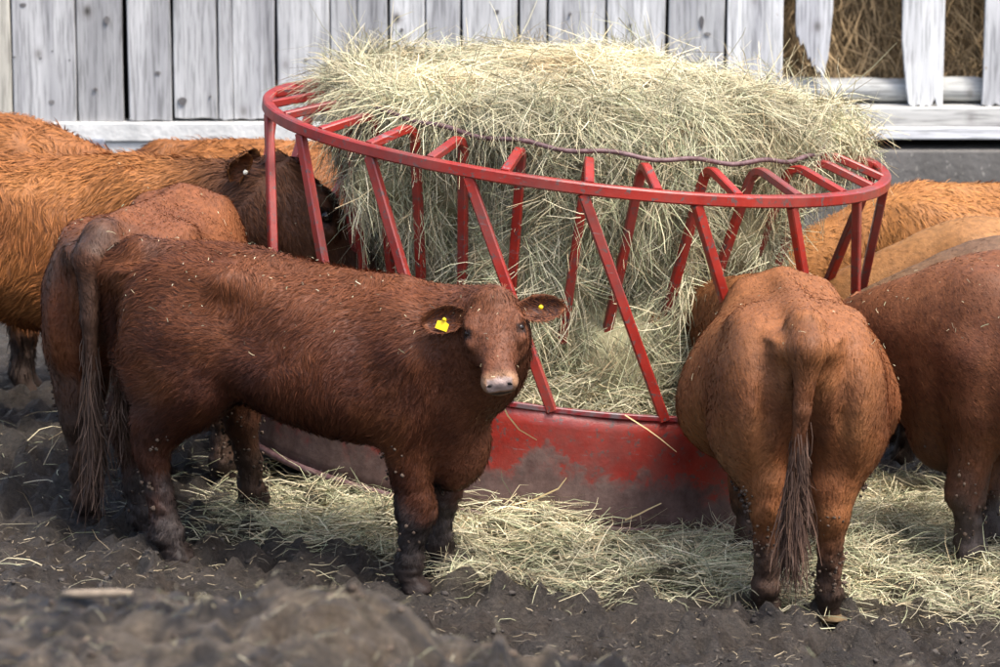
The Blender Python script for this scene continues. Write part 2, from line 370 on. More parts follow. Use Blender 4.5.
# dead stalks and chaff on the near bank
n = 2600; xs = r.uniform(-2.0, 1.2, n); ys = r.uniform(-7.4, -5.6, n); zz = ground_z(xs, ys); a = r.uniform(0, 6.28, n); el = np.abs(r.normal(0, .2, n)); 
st = r.random(n) < .05; el[st] = r.uniform(.4, 1.1, st.sum())
D = np.stack([np.cos(a) * np.cos(el), np.sin(a) * np.cos(el), np.sin(el)], 1)
V, F = strands(np.stack([xs, ys, zz + .003], 1), D, np.tile([0, 0, 1.0], (n, 1)), r.uniform(.01, .06, n), r.uniform(.0015, .0035, n), .1, .1, .5, 4)
o = obj('dead_stalks', new_mesh('dead_stalks', V, F, straw_cols(n, 3, .1, .4, .5), smooth=False), M_hay); tag(o, 'dead straw stalks scattered on the brown near bank', 'straw', kind='stuff')

# ------------------------------------------------------------------ barn
BY = 5.0
def px2x(px, d=19.0, z=.9):
    depth = d * math.cos(R(PITCH)) + (3.38 - z) * math.sin(R(PITCH)); return (px - 500) * depth / 3640
def py2z(py, d=19.0): return 3.38 - d * math.tan(R(PITCH) + math.atan((py - 333.5) / 3640))
barn = empty('barn', (0, BY, 0)); tag(barn, 'weathered grey board barn wall with white sill behind the cattle', 'barn')
def board(poly, y0=0.0, th=.028, color=(.4, .43, .48), name='board'):
    """poly: outline in x,z"""
    poly = np.asarray(poly, float); n = len(poly); c0 = poly.mean(0)
    V = np.concatenate([np.stack([poly[:, 0] - c0[0], np.full(n, y0), poly[:, 1]], 1), np.stack([poly[:, 0] - c0[0], np.full(n, y0 + th), poly[:, 1]], 1)])
    F = [list(range(n)), list(range(2 * n - 1, n - 1, -1))] + [[(i + 1) % n, i, i + n, (i + 1) % n + n] for i in range(n)]
    o = obj(name, new_mesh(name, V, F, smooth=False), M_wood, barn, (c0[0], 0, 0)); o.color = (*color, 1)
    md = o.modifiers.new('edge', 'BEVEL'); md.width = .004; md.segments = 1; md.limit_method = 'ANGLE'
    return o
br = random.Random(4); BOARDS = []
edges = [(-3, 11, 0), (13, 75.5, 1), (77.5, 123, 1), (128.5, 171, 1), (174, 217, 1), (218.2, 232.6, 1), (233.4, 275, 1), (277.4, 330, 1), (331.2, 357, 1), (358, 388, 1), (390, 424, 1), (426, 460, 2), (462.5, 517, 2), (519.5, 546, 2), (548.5, 605, 2), (607.5, 665, 2), (668, 724, 2), (726, 782, 3)]
e0 = -3
while e0 > -330:
    wd = br.uniform(44, 66); edges.insert(0, (e0 - 2 - wd, e0 - 2, 1)); e0 -= 2 + wd
for (a, b_, k) in edges:
    x0, x1 = px2x(a), px2x(b_); zb = py2z(120.5 + br.uniform(-2.2, 2.2)); n = 7
    t = (a - 100) / 600
    base = np.array([.40, .395, .39]) * (1 - np.clip(t, 0, 1)) + np.array([.56, .56, .55]) * np.clip(t, 0, 1)
    if k == 0: base = np.array([.50, .47, .40])
    if k == 3: base = np.array([.64, .64, .63])
    base = base * br.uniform(.86, 1.12)
    bot = [(x0 + (x1 - x0) * i / 5, zb + br.uniform(-.006, .006)) for i in range(6)]
    zs = [zb, .95, 1.4, 2.4, 3.6]; jit = [br.uniform(-.004, .004) for _ in range(5)]; jl = [br.uniform(-.004, .004) for _ in range(5)]
    rgt = [(x1 + jit[i], zs[i]) for i in range(1, 5)]; lft = [(x0 + jl[i], zs[i]) for i in range(4, 0, -1)]
    bo = board(bot + rgt + lft, y0=br.uniform(-.008, .006), color=base); BOARDS.append((x0, x1, bo))
# boards of the broken bay
wht = (.62, .62, .61)
def pz(pts): return [(px2x(a), py2z(b)) for a, b in pts]
topz = -420
board(pz([(795, topz), (795, 26), (796.5, 38), (798, 36), (800, 46), (803, 43), (806, 51), (808, 60), (810, 57), (812, 67), (815, 65), (817, 73), (820, 71), (823, 81), (825, 72), (826, 64), (828, 58), (829, 44), (832, 10), (832, topz)][::-1]), y0=-.004, color=(.66, .66, .66))
board(pz([(900, topz), (901, 40), (906, 88), (909, 104), (914, 107), (919, 104), (921, 107), (927, 105), (931, 107), (935, 98), (938, 107), (943, 105), (944, topz)][::-1]), y0=-.02, color=wht)
board(pz([(984, topz), (983, 70), (982, 104), (990, 107), (996, 103), (1003, 107), (1024, 106), (1026, topz)][::-1]), y0=-.02, color=wht)
e0 = 1062
while e0 < 1330:
    wd = br.uniform(44, 62); board(pz([(e0, topz), (e0, 106), (e0 + wd * .4, 107.5), (e0 + wd, 106), (e0 + wd, topz)][::-1]), y0=-.02 + br.uniform(-.004, .004), color=wht); e0 += wd + br.choice([2, 3, 30])
def knot(px, py, rx, rz, colr=(.17, .16, .155)):
    rx, rz = rx * .75, rz * .75
    n = 12; a = np.arange(n) * 2 * math.pi / n; V = np.stack([px2x(px) + rx * np.cos(a) * (1 + .15 * np.sin(3 * a)), np.full(n, -.0105), py2z(py) + rz * np.sin(a)], 1); V = np.concatenate([V, V + np.array([0, .02, 0])])
    o = obj('knot', new_mesh('knot', V, [list(range(n)), list(range(2 * n - 1, n - 1, -1))] + [[(i + 1) % n, i, i + n, (i + 1) % n + n] for i in range(n)], smooth=False), M_wood, barn); o.color = (*colr, 1)
    for x0, x1, bo in BOARDS:
        if x0 <= px2x(px) <= x1: o.parent = bo; o.location = (-bo.location.x, 0, 0)
for (a, b_, rx, rz) in [(51, 102, .021, .016), (182, 101, .03, .028), (158, 73, .02, .015), (108, 20, .018, .03), (25, 5, .024, .016), (95, 89, .014, .012), (306, 60, .014, .012), (15, 57, .008, .008), (41, 58, .007, .007), (53, 51, .006, .006), (70, 60, .007, .007), (210, 96, .007, .007), (402, 30, .012, .014), (497, 12, .014, .018), (630, 25, .012, .012), (570, 14, .01, .012), (701, 22, .016, .045), (707, 34, .024, .014)]: knot(a, b_, rx, rz)
# rough sill log inside the opening
n = 26; lx = np.linspace(px2x(772), px2x(1340), n); lz = py2z(92) + .006 * np.array([br.uniform(-1, 1) for _ in range(n)]); rr = .062 + .008 * np.array([br.uniform(-1, 1) for _ in range(n)])
V, F = tube_vf(np.stack([lx, np.full(n, .10), lz], 1), rr, 9)
o = obj('sill_log', new_mesh('sill_log', V, F), M_beam, barn); o.color = (.40, .40, .38, 1)
def barn_box(name, x0, x1, y0, y1, z0, z1, m, colr=None):
    V, F = box_vf(x0, x1, y0, y1, z0, z1); o = obj(name, new_mesh(name, V, F, smooth=False), m, barn)
    if colr: o.color = (*colr, 1)
    md = o.modifiers.new('edge', 'BEVEL'); md.width = .008; md.segments = 2
    return o
xa, xb, xm = px2x(-330), px2x(1340), px2x(778)
barn_box('sill_beam', xm, xb, -.05, .16, py2z(126), py2z(106), M_beam, (.48, .47, .44))
barn_box('sill_trim', xm, xb, -.075, .10, py2z(137.5), py2z(125.6), M_beam, (.72, .72, .72))
barn_box('foundation', xm, xb, -.11, .30, -1.0, py2z(148), M_found)
barn_box('foundation_gap', xm, xb, .12, .30, py2z(148) + .001, py2z(137.5) - .001, M_dark)
barn_box('white_sill', xa, xm - .01, -.03, .12, py2z(141), py2z(121.8), M_sill)
barn_box('white_footing', xa, xm - .012, -.012, .25, -1.0, py2z(141.6), M_sill)
barn_box('vent_block', px2x(88), px2x(104), -.05, .0, py2z(151), py2z(138), M_wood, (.30, .32, .36))
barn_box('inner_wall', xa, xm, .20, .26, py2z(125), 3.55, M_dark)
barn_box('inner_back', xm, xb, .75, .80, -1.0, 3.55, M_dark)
barn_box('end_wall', xa - .05, xa - .004, 0.0, 6.0, -1, 3.6, M_found); barn_box('end_wall', xb + .004, xb + .05, 0.0, 6.0, -1, 3.6, M_found)
V = np.array([(xa - .4, -.5, 3.55), (xb + .4, -.5, 3.55), (xb + .4, 3.2, 5.6), (xa - .4, 3.2, 5.6), (xa - .4, -.5, 3.63), (xb + .4, -.5, 3.63), (xb + .4, 3.2, 5.68), (xa - .4, 3.2, 5.68)])
o = obj('roof', new_mesh('roof', V, [[3, 2, 1, 0], [4, 5, 6, 7], [0, 1, 5, 4], [1, 2, 6, 5], [2, 3, 7, 6], [3, 0, 4, 7]], smooth=False), M_found, barn)
# old hay packed behind the broken boards
n = 10000; r = np.random.default_rng(71)
P = np.stack([r.uniform(xm - .1, xb, n), r.uniform(.22, .34, n) + BY, r.uniform(.70, 2.3, n)], 1); P[:, 1] += .06 * vnoise(P, 4, 3)
D = nrm(np.stack([r.normal(0, .5, n) + .8 * vnoise(P, 3, 9), r.normal(-.15, .25, n), -np.abs(r.normal(.7, .4, n))], 1))
V, F = strands(P, D, np.tile([0, -1.0, 0], (n, 1)), r.uniform(.08, .3, n), r.uniform(.003, .007, n), .12, .15, .5, 72)
c = np.repeat(np.array([.36, .25, .13]) * r.uniform(.4, 1.3, (n, 1)) * (1 + .35 * vnoise(P, 5, 4))[:, None], 8, 0)
barnhay = empty('stored_hay', (0, BY, 0)); tag(barnhay, 'old brown hay packed behind the broken barn boards', 'hay')
o = obj('stalks', new_mesh('stalks', V - np.array([0, BY, 0]), F, np.clip(c, .01, 1), smooth=False), M_hay, barnhay); o['kind'] = 'stuff'
nn = 60; ux, uz = np.meshgrid(np.linspace(xm - .1, xb, nn), np.linspace(.62, 2.4, 30), indexing='ij'); Q = np.stack([ux.ravel(), np.full(nn * 30, .31), uz.ravel()], 1)
Q[:, 1] += .07 * fbm(Q, 3, 6, 3); id2 = np.arange(nn * 30).reshape(nn, 30)
Fq = np.stack([id2[:-1, :-1], id2[1:, :-1], id2[1:, 1:], id2[:-1, 1:]], -1).reshape(-1, 4)
obj('packed_hay', new_mesh('packed_hay', Q, Fq, np.array([.17, .115, .06]) * (1 + .4 * vnoise(Q, 12, 5))[:, None]), M_hay, barnhay)

# ------------------------------------------------------------------ feeder
TILT = 7.0
feeder = empty('hay_feeder', (FB[0], FB[1], 0.045), (0, R(TILT), 0)); tag(feeder, 'red steel ring hay feeder with slanted bars and muddy skirt', 'hay feeder')
RR, RZ, SK, RI, IZ = 1.205, 1.25, .43, .955, 1.335
def ring(rad, z, n=96): a = np.arange(n) * 2 * math.pi / n; return np.stack([rad * np.cos(a), rad * np.sin(a), np.full(n, z)], 1)
V, F = tube_vf(ring(RR, RZ), 1, closed=True, sq=(.042, .044)); obj('top_rail', new_mesh('top_rail', V, F, smooth=False), M_red, feeder)
# skirt: three curved sheets with a lap at the seams
def arc_panel(a0, a1, rad, z0, z1, th, n=40, rows=8, seed=0):
    a = np.linspace(a0, a1, n); zz = np.linspace(z0, z1, rows); A, Z = np.meshgrid(a, zz, indexing='ij')
    P = np.stack([rad * np.cos(A.ravel()), rad * np.sin(A.ravel()), Z.ravel()], 1)
    dn = .012 * fbm(P, 2.2, seed, 3); Pi = P.copy(); k = (rad + dn) / rad; P[:, 0] *= k; P[:, 1] *= k
    k2 = (rad + dn - th) / rad; Pi[:, 0] *= k2; Pi[:, 1] *= k2
    m = len(P); id_ = np.arange(m).reshape(n, rows)
    q = np.stack([id_[:-1, :-1], id_[1:, :-1], id_[1:, 1:], id_[:-1, 1:]], -1).reshape(-1, 4)
    F = [list(f) for f in q] + [list(f[::-1] + m) for f in q]
    for i in range(n - 1): F += [[id_[i, -1], id_[i + 1, -1], id_[i + 1, -1] + m, id_[i, -1] + m], [id_[i + 1, 0], id_[i, 0], id_[i, 0] + m, id_[i + 1, 0] + m]]
    for i in range(rows - 1): F += [[id_[0, i], id_[0, i + 1], id_[0, i + 1] + m, id_[0, i] + m], [id_[-1, i + 1], id_[-1, i], id_[-1, i] + m, id_[-1, i + 1] + m]]
    return np.concatenate([P, Pi]), [[int(v) for v in f] for f in F]
for k in range(3):
    a0 = R(245 + 120 * k); V, F = arc_panel(a0, a0 + R(121), RR - .004 * k, 0, SK, .006, seed=40 + k)
    obj('skirt_panel', new_mesh('skirt_panel', V, F), M_redmud, feeder)
V, F = tube_vf(ring(RR, SK + .006), 1, closed=True, sq=(.022, .020)); obj('skirt_rim', new_mesh('skirt_rim', V, F, smooth=False), M_worn, feeder)
V, F = tube_vf(ring(RR, .012), .014, 6, closed=True); obj('skirt_foot', new_mesh('skirt_foot', V, F), M_rod, feeder)
NU = 18
for i in range(NU):
    a = R(270 + 20 * i + .0); b_ = a + R(19.5)
    p0 = np.array([RR * math.cos(a), RR * math.sin(a), RZ - .02]); p1 = np.array([RR * math.cos(b_), RR * math.sin(b_), SK + .0])
    rad = np.array([math.cos((a + b_) / 2), math.sin((a + b_) / 2), 0])
    V, F = tube_vf(np.array([p0, p1]), 1, sq=(.038, .032), up=rad); obj('upright_bar', new_mesh('upright_bar', V, F, smooth=False), M_red, feeder)
NI = 26
fr = random.Random(2)
for i in range(NI):
    a = R(270 + 360 / NI * i + fr.uniform(-1, 1)); e = np.array([math.cos(a), math.sin(a), 0]); zz = np.array([0, 0, 1.0])
    pts = [e * (RR - .015) + zz * (RZ + .012)]
    bx_, bz = RI, IZ; rb = .075
    dn = nrm(np.array([-.17, 0, -.72])); ins = nrm(np.array([-(RR - RI), 0, IZ - RZ]))
    pk = np.array([RI, 0, IZ]); q0 = pk - ins * rb; q1 = pk + dn * rb
    prof = [(1 - t) ** 2 * q0 + 2 * t * (1 - t) * pk + t * t * q1 for t in np.linspace(0, 1, 7)] + [np.array([.775 + fr.uniform(-.015, .015), 0, .60])]
    pts += [e * p[0] + zz * p[2] for p in prof]
    tang = np.array([-math.sin(a), math.cos(a), 0])
    V, F = tube_vf(np.array(pts), 1, sq=(.030, .034), up=tang); obj('basket_bar', new_mesh('basket_bar', V, F, smooth=False), M_red, feeder)
rp = ring(RI - .0, IZ + .012, 130); rp[:, 2] += .008 * np.sin(np.arange(130) * .9) + .006 * vnoise(rp, 6, 3); rp *= (1 + .012 * vnoise(rp, 4, 8))[:, None] * np.array([1, 1, 0]) + np.array([0, 0, 1])
V, F = tube_vf(rp, .0095, 6, closed=True); obj('basket_ring', new_mesh('basket_ring', V, F), M_rod, feeder)

# ------------------------------------------------------------------ hay bale
def bale_pt(th, t):
    ts = np.linspace(0, 1, 10)
    rf = [.79, .80, .81, .83, .84, .83, .78, .58, .30, 0.0]; zf = [.30, .60, .88, 1.12, 1.28, 1.42, 1.50, 1.535, 1.54, 1.54]
    rs = [.74, .74, .78, .84, 1.03, 1.20, 1.0, .68, .30, 0.0]; zs = [.30, .60, .88, 1.02, 1.10, 1.17, 1.30, 1.47, 1.54, 1.54]
    rl = [.76, .76, .79, .85, .90, .92, .86, .6, .26, 0.0]; zl = [.30, .60, .88, 1.14, 1.34, 1.46, 1.53, 1.55, 1.545, 1.54]
    kr = np.clip(np.cos(th - R(28)), 0, 1) ** 5.0; kl = np.clip(-np.cos(th), 0, 1) ** 2.0; kf = np.clip(1 - kr - kl, 0, 1)
    rad = kf * hermite(ts, rf, t) + kr * hermite(ts, rs, t) + kl * hermite(ts, rl, t)
    z = kf * hermite(ts, zf, t) + kr * hermite(ts, zs, t) + kl * hermite(ts, zl, t)
    z = z + .03 * sstep(.5, .8, t) * rad * np.sin(th)
    cx = FC[0] - .10 * sstep(.5, .9, t)
    return np.stack([cx + rad * np.cos(th), FC[1] + rad * np.sin(th), z], 1)
def bale_full(th, t):
    e = 1e-3
    P = bale_pt(th, t); A = bale_pt(th + e, t) - bale_pt(th - e, t); B = bale_pt(th, np.clip(t + e, 0, .999)) - bale_pt(th, np.clip(t - e, 0, .999))
    Nn = nrm(np.cross(A, B) + np.array([0, 0, 1e-9])); Tn = nrm(A + 1e-9); Bn = nrm(B)
    tuft = np.exp(-(((P[:, 0] - .33) / .2) ** 2 + ((P[:, 1] + .25) / .28) ** 2)) * (P[:, 2] > 1.4)
    d = .085 * fbm(P, 2.6, 90, 4) + .035 * fbm(P, 9, 91, 3) + .07 * tuft
    side = sstep(1.45, 1.25, P[:, 2]); d = d + side * (.10 * vnoise(P * np.array([1, 1, .5]), 4.5, 92) + .07 * vnoise(P, 7.5, 93)) - .02
    return P + Nn * d[:, None], Nn, Tn, Bn
bale = empty('hay_bale', (FC[0], FC[1], .28)); tag(bale, 'big loose round hay bale heaped inside the red feeder', 'hay bale'); BO = np.array([FC[0], FC[1], .28])
na, nt_ = 150, 70; A_, T_ = np.meshgrid(np.linspace(0, 2 * math.pi, na, endpoint=False), np.linspace(0, .999, nt_), indexing='ij')
Pb, Nb, _, _ = bale_full(A_.ravel(), T_.ravel()); Pb = Pb - Nb * .02
idb = np.arange(na * nt_).reshape(na, nt_); i2 = np.roll(idb, -1, 0)
Fb = np.stack([idb[:, :-1], i2[:, :-1], i2[:, 1:], idb[:, 1:]], -1).reshape(-1, 4)
cb = np.array([.26, .235, .13]) * (1 + .4 * fbm(Pb, 14, 12, 3))[:, None]
obj('bale_core', new_mesh('bale_core', Pb - BO, Fb, cb), M_hay, bale)
def bale_strands(n, seed):
    r = np.random.default_rng(seed); th = r.uniform(0, 2 * math.pi, n); t = 1 - np.abs(1 - r.random(n) ** .9)
    t = np.where(t > .62, 1 - np.sqrt(r.random(n)) * .38, t)
    P, Nn, Tn, Bn = bale_full(th, np.clip(t, 0, .997))
    top = sstep(.55, .8, t)
    c1_, c2_, c3_ = clump_rand(P, .085, 410, 3); f = (c1_ - .5) * 4.6 + vnoise(P, 3.0, seed + 1) * 1.2 + r.normal(0, .42, n)
    ang = f * (1 - top) * .62 + top * (f * 1.1)
    sh = np.exp(-((t - .52) / .13) ** 2); ang = ang + sh * 1.2 * np.where(r.random(n) < .5, 1, -1); side = nrm(-Bn + .001); side[:, 2] -= .3
    D = (1 - top)[:, None] * (side * np.cos(ang)[:, None] + Tn * np.sin(ang * 1.35)[:, None]) + top[:, None] * (Tn * np.cos(ang)[:, None] + Bn * np.sin(ang)[:, None] * .8)
    D = nrm(D + Nn * (r.normal(.03, .2, n) * (1 - .8 * top))[:, None] + r.normal(0, .22, (n, 3)) * np.stack([np.ones(n), np.ones(n), 1 - .75 * top], 1))
    L = r.uniform(.06, .22, n) * (1 + .4 * top); Wd = r.uniform(.0013, .0034, n)
    wild = r.random(n) < .03 * (1 - .6 * top); D[wild] = nrm(D[wild] + Nn[wild] * r.uniform(.3, .9, (wild.sum(), 1)) + r.normal(0, .3, (wild.sum(), 3)))
    P = P + Nn * (r.uniform(-.02, .025, n) + (c2_ - .45) * .045)[:, None]; L = L * (.75 + .6 * c3_); sb_ = r.random(n) < .33; L[sb_] *= .35; Wd[sb_] *= 1.25
    V, F = strands(P, D, Nn, L, Wd, .10, .16, .5, seed + 2)
    # greener leaf hay inside, sun-bleached straw on the crown
    c1 = straw_cols(n, seed + 3, .6, 1.08, .16); c2 = straw_cols(n, seed + 4, .12, 1.2, .06)
    k = np.repeat(np.clip(top * .9 + .25 * vnoise(P, 3.5, 31), 0, 1), 8)[:, None]; c = (c1 * (1 - k) + c2 * k) * np.repeat(.78 + .4 * clump_rand(P, .085, 510)[0], 8)[:, None]
    pt = np.repeat(fbm(P, 3.2, 61, 3) * 1.3, 8)[:, None]; c = c * np.clip(1 + .45 * pt, .55, 1.25)
    br_ = np.repeat(np.exp(-(((P[:, 0] - .28) / .17) ** 2 + ((P[:, 1] + .15) / .22) ** 2)) * (P[:, 2] > 1.42) + .5 * (vnoise(P, 5, 66) > .55), 8)[:, None]; br_ = np.clip(br_, 0, .75); c = c * (1 - br_) + c * np.array([.86, .70, .56]) * br_
    return V, F, c
V, F, c = bale_strands(110000, 200)
o = obj('bale_stalks', new_mesh('bale_stalks', V - BO, F, c, smooth=False), M_hay, bale); o['kind'] = 'stuff'
# loose hay lying on the feeder floor between bale and skirt
ti = math.tan(R(TILT))
n = 20000; r = np.random.default_rng(301); a = r.uniform(0, 2 * math.pi, n); q = r.uniform(.62, 1.15, n)
def floor_z(x, y, q): return .47 - ti * (x - FB[0]) - .09 * sstep(.85, 1.17, q) + .06 * fbm(np.stack([x, y, 0 * x], 1), 5, 303, 3)
x = FB[0] + .05 + q * np.cos(a); y = FC[1] + q * np.sin(a); P = np.stack([x, y, floor_z(x, y, q) + r.uniform(-.02, .04, n)], 1)
b_ = r.uniform(0, 2 * math.pi, n); el = r.normal(.05, .25, n); D = np.stack([np.cos(b_) * np.cos(el), np.sin(b_) * np.cos(el), np.sin(el)], 1)
ex = P + D * .2; out = np.hypot(ex[:, 0] - FB[0] - .05, ex[:, 1]) > 1.16; D[out, :2] *= -1
V, F = strands(P, D, np.tile([0, 0, 1.0], (n, 1)), r.uniform(.06, .22, n), r.uniform(.0024, .0045, n), .15, .1, .5, 302)
floor = empty('loose_hay', (FC[0], FC[1], .25)); tag(floor, 'loose hay piled on the feeder floor behind the skirt', 'hay'); FO = np.array([FC[0], FC[1], .25])
c = straw_cols(n, 304, .3, 1.05, .08)
# a few long stalks hanging over the skirt
def px2w(px, py, y):
    d = y + 14.0; z = py2z(py, d); return np.array([px2x(px, d, z), y, z])
LS = [((498, 395), (535, 448), -1.23), ((625, 415), (680, 452), -1.24), ((512, 505), (566, 484), -1.30), ((625, 520), (662, 508), -1.28), ((640, 535), (672, 527), -1.35)]
Pl = np.array([px2w(*a_, y_) for a_, b2, y_ in LS]); El = np.array([px2w(*b2, y_ - .03) for a_, b2, y_ in LS]); Ll = np.linalg.norm(El - Pl, axis=1)
V2, F2 = strands(Pl, nrm(El - Pl), np.tile([0, -1.0, .3], (len(LS), 1)), Ll, np.full(len(LS), .006), .08, .0, .6, 9)
V = np.concatenate([V, V2]); F = np.concatenate([F, F2 + n * 8]); c = np.concatenate([c, np.tile([.50, .38, .19], (len(V2), 1))])
o = obj('stalks', new_mesh('stalks', V - FO, F, c, smooth=False), M_hay, floor); o['kind'] = 'stuff'
na, nq = 120, 14; A_, Q_ = np.meshgrid(np.linspace(0, 2 * math.pi, na, endpoint=False), np.linspace(.5, 1.175, nq), indexing='ij'); x = FB[0] + .05 + Q_.ravel() * np.cos(A_.ravel()); y = FC[1] + Q_.ravel() * np.sin(A_.ravel())
Pf = np.stack([x, y, floor_z(x, y, Q_.ravel()) - .01], 1); idf = np.arange(na * nq).reshape(na, nq); i2 = np.roll(idf, -1, 0)
obj('hay_bed', new_mesh('hay_bed', Pf - FO, np.stack([idf[:, :-1], idf[:, 1:], i2[:, 1:], i2[:, :-1]], -1).reshape(-1, 4)[:, ::-1].copy(), np.array([.24, .21, .11]) * (1 + .4 * fbm(Pf, 14, 12, 3))[:, None]), M_hay, floor)

# ------------------------------------------------------------------ cattle
def surface_nets(Fv, org, h):
    """dual contouring of a scalar grid: one vertex per mixed cell, quads across sign changes"""
    nx, ny, nz = Fv.shape; ins = Fv < 0
    cs = ins[:-1, :-1, :-1].astype(np.int8)
    cnt = np.zeros((nx - 1, ny - 1, nz - 1), np.int8)
    for a in (0, 1):
        for b in (0, 1):
            for c in (0, 1): cnt += ins[a:nx - 1 + a, b:ny - 1 + b, c:nz - 1 + c]
    act = (cnt > 0) & (cnt < 8); I = np.argwhere(act); vid = np.full(act.shape, -1, np.int64); vid[act] = np.arange(len(I))
    acc = np.zeros((len(I), 3)); num = np.zeros(len(I)); offs = [(a, b, c) for a in (0, 1) for b in (0, 1) for c in (0, 1)]
    for p in offs:
        for ax in range(3):
            if p[ax]: continue
            q = list(p); q[ax] = 1
            f0 = Fv[I[:, 0] + p[0], I[:, 1] + p[1], I[:, 2] + p[2]]; f1 = Fv[I[:, 0] + q[0], I[:, 1] + q[1], I[:, 2] + q[2]]
            m = (f0 < 0) != (f1 < 0); t = np.where(m, f0 / np.where(m, f0 - f1, 1), 0)
            pos = np.tile(np.array(p, float), (len(I), 1)); pos[:, ax] = t
            acc[m] += pos[m]; num[m] += 1
    V = (I + acc / num[:, None]) * h + org
    quads = []
    for ax in range(3):
        sl0 = [slice(1, -1)] * 3; sl1 = [slice(1, -1)] * 3; sl0[ax] = slice(0, -1); sl1[ax] = slice(1, None)
        a = ins[tuple(sl0)]; b = ins[tuple(sl1)]; E = np.argwhere(a != b)
        off = np.ones(3, int); off[ax] = 0; G = E + off
        u, v = (ax + 1) % 3, (ax + 2) % 3
        def c(du, dv):
            H = G.copy(); H[:, u] -= du; H[:, v] -= dv; return vid[H[:, 0], H[:, 1], H[:, 2]]
        q = np.stack([c(1, 1), c(0, 1), c(0, 0), c(1, 0)], 1); fl = ~a[E[:, 0], E[:, 1], E[:, 2]]
        q[fl] = q[fl][:, ::-1]; quads.append(q)
    return V, np.concatenate(quads)
def mesh_normals(V, F):
    n = np.zeros_like(V); fn = np.cross(V[F[:, 2]] - V[F[:, 0]], V[F[:, 3]] - V[F[:, 1]])
    for k in range(4): np.add.at(n, F[:, k], fn)
    return nrm(n)

class Field:
    def __init__(s, lo, hi, h):
        s.h = h; s.lo = np.array(lo, float); n = np.ceil((np.array(hi) - s.lo) / h).astype(int) + 1
        s.ax = [s.lo[k] + h * np.arange(n[k]) for k in range(3)]; s.F = np.full(n, .4, np.float32)
    def region(s, lo, hi, mar=.13):
        sl = []
        for k in range(3):
            a = int(np.clip(math.floor((lo[k] - mar - s.lo[k]) / s.h), 0, s.F.shape[k] - 1)); b = int(np.clip(math.ceil((hi[k] + mar - s.lo[k]) / s.h) + 1, a + 1, s.F.shape[k])); sl.append(slice(a, b))
        X = s.ax[0][sl[0]][:, None, None]; Y = s.ax[1][sl[1]][None, :, None]; Z = s.ax[2][sl[2]][None, None, :]
        return tuple(sl), X, Y, Z
    def smin(s, sl, d, k):
        f = s.F[sl]; d = d.astype(np.float32); hh = np.clip(.5 + .5 * (d - f) / k, 0, 1)
        s.F[sl] = d * (1 - hh) + f * hh - k * hh * (1 - hh)
    def ssub(s, sl, d, k):
        f = s.F[sl]; d = -d.astype(np.float32); hh = np.clip(.5 - .5 * (d - f) / k, 0, 1)
        s.F[sl] = d * (1 - hh) + f * hh + k * hh * (1 - hh)
    def cone(s, a, b, ra, rb, k=.05):
        a = np.asarray(a, float); b = np.asarray(b, float); m = max(ra, rb)
        sl, X, Y, Z = s.region(np.minimum(a, b) - m, np.maximum(a, b) + m); ba = b - a; L = max(ba @ ba, 1e-9)
        t = np.clip(((X - a[0]) * ba[0] + (Y - a[1]) * ba[1] + (Z - a[2]) * ba[2]) / L, 0, 1)
        d = np.sqrt((X - a[0] - t * ba[0]) ** 2 + (Y - a[1] - t * ba[1]) ** 2 + (Z - a[2] - t * ba[2]) ** 2) - (ra + (rb - ra) * t)
        s.smin(sl, d, k)
    def ell(s, c, r, k=.05, sub=False, M=None):
        c = np.asarray(c, float); r = np.asarray(r, float); m = r.max() if M is not None else r
        sl, X, Y, Z = s.region(c - m, c + m); x, y, z = X - c[0], Y - c[1], Z - c[2]
        if M is not None: x, y, z = [M[q][0] * x + M[q][1] * y + M[q][2] * z for q in range(3)]
        d = (np.sqrt((x / r[0]) ** 2 + (y / r[1]) ** 2 + (z / r[2]) ** 2) - 1) * r.min()
        d = np.broadcast_to(d, s.F[sl].shape)
        s.ssub(sl, d, k) if sub else s.smin(sl, d, k)
    def loft(s, st, k=.05, nexp=2.25, bias=.14, O=None, M=None):
        """st rows: x, top, bottom, half width; along the field's X or along the first row of M from O"""
        st = np.asarray(st, float); x0, x1 = st[0, 0], st[-1, 0]
        if M is None:
            sl, X, Y, Z = s.region((x0, -st[:, 3].max(), st[:, 2].min()), (x1, st[:, 3].max(), st[:, 1].max())); a, y, z = X, Y, Z
        else:
            m = max(abs(st[:, 1:]).max(), x1); sl, X, Y, Z = s.region(O - m, O + m); x, y, z = X - O[0], Y - O[1], Z - O[2]
            a, y, z = [M[q][0] * x + M[q][1] * y + M[q][2] * z for q in range(3)]
        ac = np.clip(a, x0, x1); top = hermite(st[:, 0], st[:, 1], ac); bot = hermite(st[:, 0], st[:, 2], ac); wd = np.maximum(hermite(st[:, 0], st[:, 3], ac), .01)
        zc = (top + bot) / 2; hh = np.maximum((top - bot) / 2, .01); v = np.clip((z - zc) / hh, -1.5, 1.5)
        we = wd * (1 - bias * v)
        q = (np.abs(y / we) ** nexp + np.abs((z - zc) / hh) ** nexp) ** (1 / nexp)
        d = (q - 1) * np.minimum(we, hh); dx = a - ac
        d = np.where(np.abs(dx) > 1e-9, np.sqrt(np.maximum(d, 0) ** 2 + dx ** 2) + np.minimum(d, 0) * 0, d)
        s.smin(sl, np.broadcast_to(d, s.F[sl].shape), k)

HEAD = [(0.00, .035, -.13, .085), (.07, .055, -.17, .112), (.15, .06, -.20, .122), (.22, .045, -.185, .100), (.30, .032, -.145, .076), (.38, .022, -.118, .066), (.44, .012, -.108, .070), (.485, -.012, -.092, .056)]

